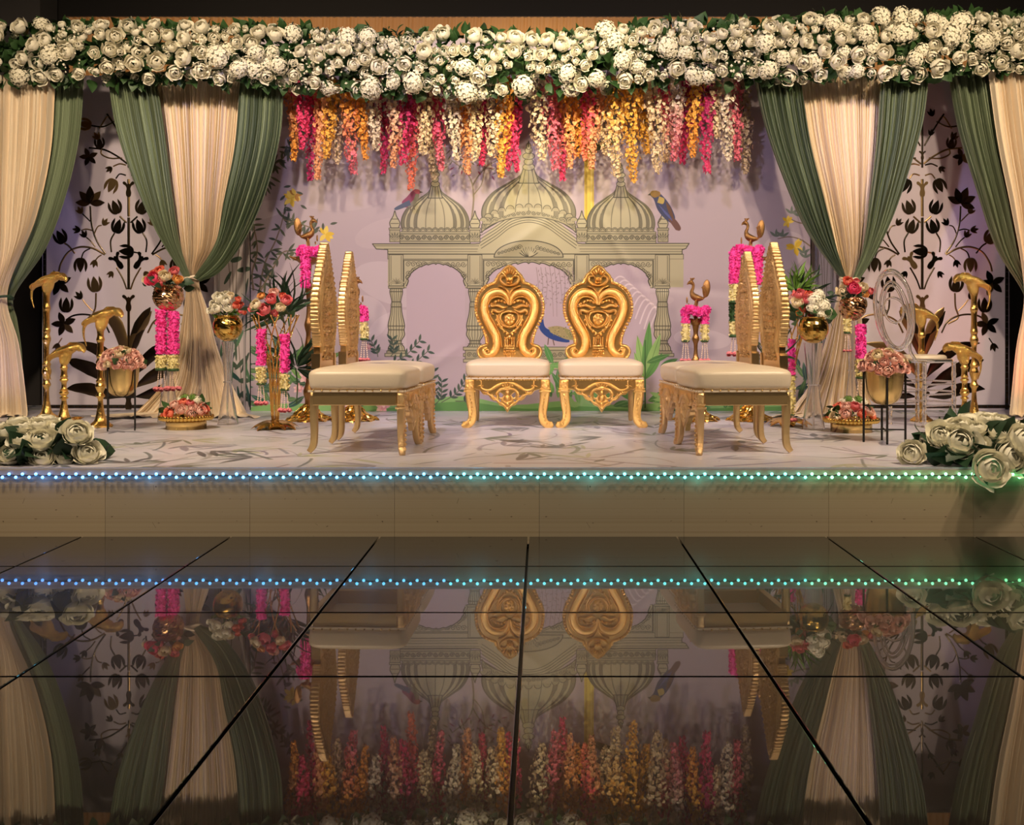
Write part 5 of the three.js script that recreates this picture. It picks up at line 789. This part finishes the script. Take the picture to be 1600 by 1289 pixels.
// globe bowls on hourglass stands
globe('globe_bowl', 'glossy gold globe bowl of white flowers on a clear stand at the left', 356, 510, 8.8, 0.122, globeM);
clearStand('clear hourglass stand under the gold globe bowl with white flowers', 356, 8.8, onStage(533, 8.8), 0.05, 0.028, 0.085);
posy('white_posy', 'white carnations and a pink sprig in the left gold globe bowl', 354, 487, 8.8, [[345, 465, 10, whiteRoseM], [357, 470, 8, whiteRoseM, 0.08], [338, 474, 8, whiteRoseM], [361, 481, 8, whiteRoseM, 0.08], [344, 482, 8, whiteRoseM, 0.09], [352, 460, 7, whiteRoseM, 0], [334, 484, 7, whiteRoseM, 0.06], [361, 462, 6, creamRoseM, 0.02], [375, 468, 5, coralM, 0.05], [372, 478, 6, coralM, 0.07], [379, 486, 5, pinkRoseM, 0.05], [377, 476, 5, coralM, 0.02], [384, 488, 4, coralM, 0.05]], { seed: 8, leaves: 16, leafSize: 0.06, leafMat: leafBrightM });
globe('globe_bowl', 'glossy gold globe bowl of baby-breath on a clear stand behind the right chair pair', 1271, 513, 8.33, 0.118, globeM);
clearStand('clear hourglass stand under the gold globe bowl with baby-breath', 1271, 8.33, onStage(535, 8.33), 0.075, 0.042, 0.09);
posy('white_posy', 'cloud of white baby-breath in the right gold globe bowl', 1276, 490, 8.33, [], { seed: 9, leaves: 10, leafSize: 0.06, clusters: [[1272, 470, 11, hydraM], [1284, 478, 11, hydraM], [1278, 462, 9, hydraM], [1290, 488, 8, hydraM], [1268, 482, 9, hydraM], [1282, 492, 8, hydraM]] });
// beaded gold trays
function tray(label, flowersLabel, x, d, seed) {
  const X = at(x, 520, d).x, o = thing('gold_tray', label, 'tray', [X, STAGE, -d]);
  part('drum', lathe([[0, 0], [0.155, 0], [0.155, 0.06], [0.15, 0.064], [0, 0.064]], 48), brushedM, o);
  part('dish', latheS([[0.1, 0.064], [0.17, 0.07], [0.2, 0.09], [0.19, 0.1], [0.16, 0.09], [0, 0.085]], 48), globeM, o);
  const b = moved(new THREE.SphereGeometry(1, 10, 8), V(0, 0, 0), null, V(0.012, 0.021, 0.016)); for (let k = 0; k < 44; k++) { const a = k / 44 * 6.2832, m = part('bead', b, globeM, o); m.position.set(Math.cos(a) * 0.2, 0.09, Math.sin(a) * 0.2); m.rotation.set(0, -a, -0.25, 'YXZ'); }
  const f = thing('tray_flowers', flowersLabel, 'flowers', [X, STAGE + 0.1, -d]);
  bunch(f, { n: 18, r: [0.17, 0.12, 0.15], size: 0.045, mats: [pinkRoseM, blushM, coralM, creamRoseM, blushM], seed, leaves: 18, leafSize: 0.07, front: 0.2, low: 0.05 });
  for (let k = 0; k < 5; k++) put('hydrangea', CLUSTERS[k % 2], k % 2 ? leafBrightM : hydraM, f, V(-0.05 + k * 0.035, 0.12 + (k % 2) * 0.02, -0.03 + k * 0.01), V(0.2 * (k - 2), 1, 0.3), 0.035);
}
tray('round gold tray with a beaded rim on the floor by the left cream curtain', 'pink and white flowers heaped on the left beaded gold tray', 291, 8.4, 71);
tray('round gold tray with a beaded rim on the floor behind the right gold pot', 'pink and coral flowers heaped on the right beaded gold tray', 1330, 8.15, 83);

// ---------------------------------------------------------------- hanging flower garlands
function petalRoll(len, r, seed, density = 1) {
  const R = rnd(seed), list = [moved(new THREE.CylinderGeometry(r * 0.72, r * 0.72, len, 10, 1), V(0, -len / 2, 0))], n = Math.round(len * r * 24000 * density), pos = [], idx = [];
  for (let k = 0; k < n; k++) { const a = R() * 6.2832, q = turnTo(V(Math.cos(a), (R() - 0.6) * 0.9, Math.sin(a)), R() * 6), c = V(Math.cos(a) * r * 0.66, -R() * len, Math.sin(a) * r * 0.66), s = 0.013 * (0.7 + R() * 0.6), b = pos.length / 3; for (const [x, y, z] of [[-0.3, 0, 0], [0.3, 0, 0], [0.7, 1.1, 0.25], [0, 1.25, 0], [-0.7, 1.1, 0.25]]) { const P = V(x * s, y * s, z * s).applyQuaternion(q).add(c); pos.push(P.x, P.y, P.z); } idx.push(b, b + 1, b + 2, b, b + 2, b + 3, b, b + 3, b + 4); }
  const g = new THREE.BufferGeometry(); g.setAttribute('position', new THREE.Float32BufferAttribute(pos, 3)); g.setIndex(idx); g.computeVertexNormals(); list.push(g); return merge(list);
}
const beadG = (() => { const q = []; for (let i = 0; i < 10; i++) q.push(blob(0, -(i + 0.5) / 10, 0, 0.011, 0.042, 0.011)); return merge(q); })();
function hangGarland(label, x, d, segs, { r = 0.045, tassel = 0.028, beads = 3, group } = {}) {   // segs: [kind, y0, y1] in order downwards
  const p = at(x, segs[0][1], d), o = thing('hanging_garland', label, 'garland', [p.x, p.y, p.z], 0, group), D = d / F, y0 = segs[0][1]; let seed = Math.round(x * 3 + d);
  for (const [kind, a, b] of segs) {
    const len = (b - a) * D, y = -(a - y0) * D;
    if (kind === 'beads') {
      for (let k = 0; k < beads; k++) { const dx = (k - (beads - 1) / 2) * r * 0.55, m = part('bead_string', beadG, pearlM, o); m.position.set(dx * 0.7, y, (k % 2) * 0.012); m.scale.set(0.5, len, 0.5); m.rotation.z = (k - (beads - 1) / 2) * 0.1; const t = part('tassel', ROSES[k % 4], tasselM, o); t.position.set(dx * 1.6, y - len, (k % 2) * 0.012); t.rotation.x = 2.6; t.scale.setScalar(tassel); }
    } else { const m = stuff(part(kind + '_petals', petalRoll(len, r, seed++), { pink: hotPinkM, white: ivoryM, green: leafM }[kind], o)); m.position.y = y; if (kind === 'white') { const c = part('leaf_ring', moved(new THREE.TorusGeometry(r * 0.72, r * 0.28, 6, 14), V(0, 0, 0), euler(Math.PI / 2, 0, 0)), leafM, o); c.position.y = y - len; } }
  }
  return o;
}
hangGarland('pink and cream petal garland hanging below the left copper bowl, nearer the floral screen', 252, 9.0, [['pink', 484, 553], ['white', 555, 577], ['beads', 578, 608]], { r: 0.05 });
hangGarland('pink and cream petal garland hanging below the left copper bowl, nearer the curtain', 271, 9.0, [['pink', 486, 553], ['white', 555, 578], ['beads', 579, 607]], { r: 0.05 });
hangGarland('pink and cream petal garland on the left lattice flower stand, its outer strand', 408, 8.27, [['pink', 514, 571], ['white', 573, 600], ['beads', 601, 630]], { r: 0.037, tassel: 0.024 });
hangGarland('pink and cream petal garland on the left lattice flower stand, strand nearest the chair', 445, 8.24, [['pink', 522, 582], ['white', 584, 609], ['beads', 610, 641]], { r: 0.037, tassel: 0.024 });
hangGarland('cream petal garland on the small left lamp, strand hidden behind the chair back', 546, 9.12, [['pink', 478, 501], ['white', 502, 522], ['beads', 523, 556]], { r: 0.036, tassel: 0.02 });
hangGarland('short pink and cream petal garland on the small left lamp, strand nearest the palace', 569, 9.12, [['pink', 482, 502], ['white', 503, 530], ['beads', 531, 562]], { r: 0.036, tassel: 0.022 });
hangGarland('pink and cream petal garland on the small right lamp, strand nearest the palace', 1071, 9.12, [['pink', 482, 505], ['white', 506, 533], ['beads', 534, 563]], { r: 0.036, tassel: 0.02 });
hangGarland('pink and cream petal garland on the small right lamp, strand nearest the right chairs', 1101, 9.12, [['pink', 482, 506], ['white', 507, 533], ['beads', 534, 563]], { r: 0.036, tassel: 0.02 });
hangGarland('long pink, cream and green petal garland hanging from the tall right lamp', 1148, 9.0, [['pink', 392, 443], ['white', 444, 472], ['green', 471, 502], ['white', 502, 525], ['beads', 526, 553]], { r: 0.052 });
hangGarland('pink petal garland end behind the chair backs on the tall right lamp', 1184, 9.0, [['pink', 388, 445]], { r: 0.045 });
hangGarland('pink petal garland hanging from the tall left lamp above the chair', 477, 9.0, [['pink', 388, 450]], { r: 0.045 });
hangGarland('pink petal garland end of the tall left lamp, seen past the chair crest', 505, 9.0, [['pink', 390, 455]], { r: 0.042 });
hangGarland('pink and cream petal garland below the right copper bowl beside the clear chair back', 1345, 8.9, [['pink', 506, 560], ['white', 562, 590], ['beads', 591, 640]], { r: 0.046 });
hangGarland('thin cream petal garland below the right copper bowl beside the curtain', 1324, 8.9, [['white', 498, 520], ['beads', 520, 548]], { r: 0.03, tassel: 0.014 });
hangGarland('slim pink and cream petal garland on the right lattice flower stand', 1237, 8.5, [['pink', 530, 586], ['white', 588, 648], ['beads', 649, 656]], { r: 0.026, tassel: 0.02 });
function ringGarland(label, x, y, d, rx, rz, w) { const c = at(x, y, d), pts = []; const o = thing('ring_garland', label, 'garland', [c.x, c.y, c.z]); const g = []; for (let k = 0; k < 16; k++) { const a = k / 16 * 6.2832; g.push(moved(petalRoll(0.05, w, 900 + k, 1.2), V(Math.cos(a) * rx, 0.012 * Math.sin(a * 3), Math.sin(a) * rz), new THREE.Quaternion().setFromAxisAngle(V(0, 1, 0), -a).multiply(euler(Math.PI / 2, 0, 0)))); } stuff(part('pink_petals', merge(g), hotPinkM, o)); }
ringGarland('ring of pink petals round the bowl of the small left lamp', 553, 485, 9.15, 0.07, 0.07, 0.035);
ringGarland('ring of pink petals round the bowl of the small right lamp', 1087, 486, 9.15, 0.085, 0.07, 0.038);
ringGarland('ring of pink petals round the top dish of the tall right lamp', 1168, 392, 9.15, 0.1, 0.08, 0.04);
ringGarland('ring of pink petals round the top dish of the tall left lamp', 487, 393, 9.15, 0.085, 0.08, 0.04);

// ---------------------------------------------------------------- bronze oil lamps with peacock finials
function oilLamp(label, x, d, h, bowlY, bowlR, flip) {
  const o = thing('oil_lamp', label, 'oil lamp', [at(x, 520, d).x, STAGE, -d]), s = flip ? -1 : 1, fy = h - 0.29;
  const R = rnd(Math.round(x)), skirt = smooth2([[0.19, 0.004], [0.17, 0.02], [0.13, 0.05], [0.09, 0.08], [0.06, 0.12], [0.03, 0.14]], 12);
  part('foil_skirt', facet(grid(44, skirt.length - 1, (u, v) => { const p = skirt[Math.round(v * (skirt.length - 1))], a = u * 6.2832, k = 1 + 0.12 * Math.sin(a * 7 + 3 * v) + 0.08 * Math.sin(a * 17); return [Math.cos(-a) * p[0] * k, p[1], Math.sin(-a) * p[0] * k]; }), 0.016, 5), foilM, o);
  const L = f => 0.1 + (bowlY - 0.1) * f;
  part('column', latheS([[0.1, 0.02], [0.09, 0.05], [0.05, 0.08], [0.03, L(0.06)], [0.045, L(0.12)], [0.024, L(0.18)], [0.02, L(0.3)], [0.034, L(0.36)], [0.042, L(0.4)], [0.03, L(0.45)], [0.02, L(0.52)], [0.036, L(0.58)], [0.02, L(0.64)], [0.018, L(0.78)], [0.032, L(0.84)], [0.02, L(0.9)], [0.03, L(1)]], 18, 3), bronzeM, o);
  const dish = part('dish', latheS([[0.02, bowlY - 0.01], [bowlR * 0.7, bowlY + 0.01], [bowlR, bowlY + 0.05], [bowlR * 0.94, bowlY + 0.055], [bowlR * 0.6, bowlY + 0.03], [0, bowlY + 0.03]], 28), bronzeM, o);
  for (let k = 0; k < 5; k++) { const a = k * 1.2566 + 0.3; part('spout', sweep([[Math.cos(a) * bowlR * 0.85, bowlY + 0.045, Math.sin(a) * bowlR * 0.85], [Math.cos(a) * bowlR * 1.15, bowlY + 0.05, Math.sin(a) * bowlR * 1.15], [Math.cos(a) * (bowlR * 1.2 + 0.03), bowlY + 0.066, Math.sin(a) * (bowlR * 1.2 + 0.03)]], [0.02, 0.014, 0.004], { sides: 8 }), bronzeM, dish); }
  part('upper_stem', latheS([[0.026, bowlY + 0.03], [0.016, bowlY + 0.06], [0.026, bowlY + 0.09], [0.014, bowlY + 0.12], [0.014, fy - 0.05], [0.028, fy - 0.02], [0.016, fy], [0.0, fy + 0.01]], 16, 3), bronzeM, o);
  const S = p => [p[0] * s, p[1] + fy, p[2] ?? 0];
  const bird = part('bird', sweep([[-0.066, 0.115], [-0.042, 0.115], [-0.01, 0.118], [0.02, 0.138], [0.034, 0.172], [0.022, 0.208], [0.022, 0.235], [0.042, 0.254], [0.062, 0.246], [0.074, 0.232]].map(S), [0.01, 0.022, 0.032, 0.028, 0.016, 0.012, 0.013, 0.02, 0.01, 0.002], { sides: 14, steps: 48 }), bronzeM, o);
  const tail = []; for (let k = 0; k < 9; k++) { const a = 1.15 + k * 0.13; tail.push(sweep([[-0.06, 0.105, 0], [-0.085, 0.15, (k - 4) * 0.006], [-0.06 - Math.cos(a) * -0.0 - 0.06 + k * 0.009, 0.235 - Math.abs(k - 4) * 0.006, (k - 4) * 0.01]].map(S), [0.01, 0.016, 0.012], { sides: 8, flat: 0.5 })); }
  tail.push(moved(new THREE.SphereGeometry(1, 18, 10), V(s * -0.092, fy + 0.2, 0), euler(0, 0, s * 0.1), V(0.034, 0.078, 0.012))); part('tail', merge(tail), bronzeM, bird);
  part('legs', merge([sweep([[0, 0.1, 0.016], [0.008, 0.05, 0.016], [0, 0.0, 0.012]].map(S), 0.009, { sides: 6 }), sweep([[-0.02, 0.1, -0.016], [-0.012, 0.05, -0.016], [0, 0.0, -0.012]].map(S), 0.009, { sides: 6 }), blob(0, fy + 0.01, 0, 0.032, 0.016, 0.03)]), bronzeM, bird);
  part('crest', merge([-1, 0, 1].map(k => sweep([[0.036 + k * 0.004, 0.265, 0], [0.028 + k * 0.016, 0.292, 0]].map(S), [0.003, 0.007], { sides: 5 }))), bronzeM, bird);
  part('drop', merge([blob(s * 0.075, fy + 0.1, 0, 0.008, 0.03, 0.008), blob(s * 0.06, fy + 0.06, 0, 0.007, 0.014, 0.007)]), bronzeM, bird);
}
oilLamp('tall bronze oil lamp with a peacock finial behind the left chair backs', 482, 9.18, 1.765, 1.35, 0.11, false);
oilLamp('small bronze oil lamp with a peacock finial right behind the left chair pair', 553, 9.18, 1.24, 0.83, 0.05, false);
oilLamp('small bronze oil lamp with a peacock finial between palace and right chairs', 1087, 9.18, 1.23, 0.82, 0.055, true);
oilLamp('tall bronze oil lamp with a peacock finial behind the right chair backs', 1172, 9.18, 1.745, 1.35, 0.12, true);

// ---------------------------------------------------------------- gold lattice flower stands
function latticeStand(label, x, d, h, seed) {
  const o = thing('lattice_stand', label, 'flower stand', [at(x, 520, d).x, STAGE, -d]), n = 7;
  for (let k = 0; k < n * 2; k++) { const dir = k < n ? 1 : -1, a0 = (k % n) / n * 6.2832, q = []; for (let i = 0; i <= 12; i++) { const t = i / 12, r = 0.022 + 0.022 * Math.sin(Math.min(1, t * 2) * 1.57) + 0.14 * Math.pow(Math.max(0, t - 0.42) / 0.58, 1.5), a = a0 + dir * 1.9 * Math.max(0, t - 0.2); q.push([Math.cos(a) * r, 0.03 + t * (h - 0.03), Math.sin(a) * r]); } part('rod', sweep(q, 0.0055, { sides: 7, steps: 36 }), castGoldM, o); }
  const lf = leafGeo(0.24, -0.55, 0.2); for (let k = 0; k < 12; k++) { const m = part('base_leaf', lf, foilM, o); m.position.set(0, 0.06, 0); m.rotation.set(1.3, k * 0.5236 + (k % 2) * 0.1, 0, 'YXZ'); m.scale.setScalar(0.18 + (k % 3) * 0.025); }
  part('base_cup', lathe([[0, 0.0], [0.05, 0.0], [0.055, 0.03], [0.03, 0.07], [0, 0.08]], 18), castGoldM, o);
}
latticeStand('gold lattice flower stand with petal foot beside the left chair backs', 430, 8.4, 0.9, 1);
latticeStand('gold lattice flower stand with petal foot behind the right chair backs', 1232, 8.67, 0.92, 2);
posy('posy', 'posy of pink and white roses on the left gold lattice stand', 427, 490, 8.4, [[405, 477, 10, creamRoseM, 0.1], [420, 484, 10, pinkRoseM, 0.14], [427, 468, 9, pinkRoseM, 0.08], [444, 481, 8, creamRoseM, 0.12], [450, 470, 9, pinkRoseM, 0.06], [428, 457, 8, blushM, 0.0], [410, 463, 6, peachRoseM, 0.04], [397, 480, 8, pinkRoseM, 0.04], [435, 490, 6, pinkRoseM, 0.1], [440, 462, 6, coralM, -0.03]], { seed: 12, leaves: 26, spread: [0.18, 0.1, 0.14], leafSize: 0.11 });
posy('posy', 'posy of pink roses on the right gold lattice stand beside the chair rib edge', 1255, 488, 8.5, [[1246, 460, 9, pinkRoseM, 0.06], [1241, 474, 9, creamRoseM, 0.1], [1258, 470, 9, pinkRoseM, 0.08], [1273, 486, 8, pinkRoseM, 0.08], [1252, 482, 8, coralM, 0.08], [1263, 460, 7, coralM, 0.02], [1237, 464, 6, blushM, 0.04], [1264, 490, 7, pinkRoseM, 0.1], [1245, 490, 6, peachRoseM, 0.1]], { seed: 15, leaves: 26, spread: [0.17, 0.1, 0.14], leafSize: 0.11 });
function palm(label, x, y, d, n, r, a0, a1, m) { const c = at(x, y, d), o = thing('palm_frond', label, 'palm frond', [c.x, c.y, c.z]), R = rnd(n * 7 + Math.round(x)); for (let k = 0; k < n; k++) { const a = a0 + (a1 - a0) * k / (n - 1) + (R() - 0.5) * 0.06; put('leaflet', leafGeo(0.045, 0.35 + R() * 0.5, 0.2), m, o, V(Math.cos(a) * 0.02, Math.sin(a) * 0.02, 0.02 * R()), V(Math.cos(a), Math.sin(a), (R() - 0.5) * 0.7), r * (0.7 + 0.35 * R()), R() * 6); } part('stalk', sweep([[0, 0, 0], [0.01, -0.14, -0.02], [0.0, -0.3, -0.03]], [0.007, 0.005], { sides: 6 }), leafM, o); }
palm('dark green palm fan behind the left rose posy', 450, 492, 8.75, 46, 0.42, 0.5, 3.5, leafDarkM);
palm('lower dark palm fan behind the left lattice stand', 462, 575, 8.8, 34, 0.42, -0.6, 3.4, leafDarkM);
palm('bright green palm fan behind the right chair backs', 1243, 455, 8.75, 40, 0.27, 0.2, 3.0, leafBrightM);
palm('dark palm fan spreading behind the right rose posy', 1250, 478, 8.8, 26, 0.33, 0.1, 2.0, leafDarkM);
palm('dark palm fan between the right chair backs', 1203, 560, 8.15, 36, 0.3, 0.2, 5.6, leafDarkM);

// ---------------------------------------------------------------- clear acrylic chair
{
  const d = 8.75, p = at(1440, 520, d), o = thing('acrylic_chair', 'clear acrylic chair with hooped round back and cream seat pad', 'chair', [p.x, STAGE, -d], 2.12), sh = 0.53;
  const legP = (x, z) => { const prof = []; for (let i = 0; i <= 30; i++) { const t = i / 30; prof.push([0.017 + (i % 6 === 0 ? 0.006 : 0), 0.002 + t * (sh - 0.01)]); } return lathe([[0, 0.002], ...prof, [0, sh - 0.008]], 14).translate(x, 0, z); };
  for (const [x, z] of [[-0.18, 0.17], [0.18, 0.17], [-0.17, -0.18], [0.17, -0.18]]) part('leg', legP(x, z), acrylicM, o);
  for (const y of [0.19, 0.28, 0.36]) { for (const [a, b] of [[[-0.18, y, 0.17], [0.18, y, 0.17]], [[-0.17, y + 0.02, -0.18], [0.17, y + 0.02, -0.18]], [[-0.18, y - 0.02, 0.17], [-0.17, y - 0.02, -0.18]], [[0.18, y - 0.02, 0.17], [0.17, y - 0.02, -0.18]]]) part('stretcher', bar(a, b, 0.008, 10), acrylicM, o); }
  const ring = (rx, rz, y, t) => { const q = []; for (let k = 0; k < 24; k++) { const a = k / 24 * 6.2832; q.push(V(Math.sign(Math.cos(a)) * rx * Math.pow(Math.abs(Math.cos(a)), 0.6), y, Math.sign(Math.sin(a)) * rz * Math.pow(Math.abs(Math.sin(a)), 0.6))); } return sweep(q, t, { sides: 10, steps: 72, closed: true }); };
  part('seat_frame', ring(0.2, 0.2, sh, 0.016), acrylicM, o);
  part('seat_pad', latheS([[0, sh + 0.005], [0.17, sh + 0.005], [0.195, sh + 0.02], [0.185, sh + 0.042], [0.12, sh + 0.05], [0, sh + 0.052]], 36), leatherM, o);
  const hoop = (rx, ry, y, t, tw = 0) => { const q = []; for (let k = 0; k < 26; k++) { const a = k / 26 * 6.2832; q.push(V(rx * Math.cos(a), y + ry * Math.sin(a), -0.27 - (y + ry * Math.sin(a) - sh) * 0.16 + tw * Math.sin(a * 2))); } return sweep(q, t, { sides: 10, steps: 80, closed: true }); };
  for (const [rx, ry, y, t, tw] of [[0.19, 0.32, 0.94, 0.016, 0], [0.15, 0.27, 0.9, 0.011, 0.01], [0.13, 0.2, 0.84, 0.011, -0.01], [0.095, 0.15, 0.99, 0.01, 0.012], [0.17, 0.3, 0.93, 0.008, -0.015]]) part('back_hoop', hoop(rx, ry, y, t, tw), acrylicM, o);
  for (const s of [-1, 1]) part('back_post', sweep([[s * 0.1, sh, -0.19], [s * 0.1, sh + 0.08, -0.26], [s * 0.13, sh + 0.2, -0.305]], 0.013, { sides: 10 }), acrylicM, o);
}

// ---------------------------------------------------------------- white rose bunches at the stage corners
{
  const l = at(52, 724, 6.3), o = thing('white_rose_bunch', 'bunch of large white roses with dark leaves on the left stage corner', 'flowers', [l.x, STAGE, l.z]);
  bunch(o, { n: 34, r: [0.36, 0.24, 0.22], size: 0.078, mats: [bigWhiteM], seed: 31, leaves: 70, leafSize: 0.13, leafMat: leafDarkM, geos: BIGROSES, front: 0.25, low: 0.12, lift: 0.9 });
  for (const [x, y, r] of [[137, 707, 23], [53, 716, 21], [12, 706, 26], [120, 676, 24]]) put('rose', BIGROSES[1], bigWhiteM, o, at(x, y, 6.13).sub(V(l.x, STAGE, l.z)), V((x - 60) / 120, 0.8, 1), r * 6.13 / F, x);
  const core = part('foam', moved(new THREE.SphereGeometry(1, 16, 8, 0, 6.2832, 0, 1.5708), V(0, 0.002, 0), null, V(0.3, 0.19, 0.17)), foamM, o);
  const r = at(1535, 724, 6.28), q = thing('white_rose_bunch', 'bunch of large white roses with dark leaves spilling over the right stage corner', 'flowers', [r.x, STAGE, r.z]);
  bunch(q, { n: 32, r: [0.36, 0.26, 0.22], size: 0.08, mats: [bigWhiteM], seed: 57, leaves: 80, leafSize: 0.15, leafMat: leafDarkM, geos: BIGROSES, front: 0.25, low: 0.18, lift: 0.9 });
  for (const [x, y, rr, d] of [[1424, 708, 22, 6.12], [1548, 733, 31, 5.88], [1580, 715, 30, 5.96], [1500, 690, 30, 6.05], [1600, 690, 30, 6.0], [1470, 680, 24, 6.1]]) put('rose', BIGROSES[2], bigWhiteM, q, at(x, y, d).sub(V(r.x, STAGE, r.z)), V((x - 1530) / 160, 0.65 - (y - 690) / 120, 1), rr * d / F, x);
  for (let k = 0; k < 16; k++) put('leaf', LEAFWIDE, leafDarkM, q, V(-0.3 + k * 0.04, 0.05 + (k % 3) * 0.02, 0.22), V(-1 + k * 0.13, -0.2 + (k % 4) * 0.12, 0.9), 0.15, k);
  part('foam', moved(new THREE.SphereGeometry(1, 16, 8, 0, 6.2832, 0, 1.5708), V(0, 0.002, 0), null, V(0.32, 0.21, 0.17)), foamM, q);
}
// small unseen LED floor cans, placed to tint the outer curtains
for (const [x, d, aim, c, I, label] of [[1640, 8.75, [1600, 560, 9.3], [1, 0.16, 0.1], 1.6, 'small unseen floor light can with a red lens behind the right corner roses'], [-25, 8.7, [10, 560, 9.3], [0.35, 0.3, 1], 0.7, 'small unseen floor light can with a violet lens behind the left corner roses']]) {
  const p = at(x, 600, d), o = thing('unseen_floor_light', label, 'stage light', [p.x, STAGE, -d]), a = at(...aim), dir = a.clone().sub(V(p.x, STAGE + 0.1, -d)).normalize(), q = turnTo(dir);
  part('housing', lathe([[0, -0.1], [0.05, -0.1], [0.06, -0.06], [0.06, 0.06], [0.055, 0.06], [0.05, 0.05]], 18).applyQuaternion(q).translate(0, 0.11, 0), blackM, o); part('bracket', merge([box(0.1, 0.008, 0.1, 0, 0.004, 0), bar([-0.065, 0.004, 0], [-0.065, 0.11, 0], 0.006), bar([0.065, 0.004, 0], [0.065, 0.11, 0], 0.006)]), blackM, o);
  part('lens', new THREE.CircleGeometry(0.05, 16).rotateX(-Math.PI / 2).translate(0, 0.05, 0).applyQuaternion(q).translate(0, 0.11, 0), mat({ color: rgb(0.2, 0.2, 0.2), emissive: rgb(...c), emissiveIntensity: 2 }), o);
  spot([p.x + dir.x * 0.08, STAGE + 0.11 + dir.y * 0.08, -d + dir.z * 0.08], [a.x, a.y, a.z], c, I, 0.7, 0.9, 2);
}
shade(scene); renderer.render(scene, camera);
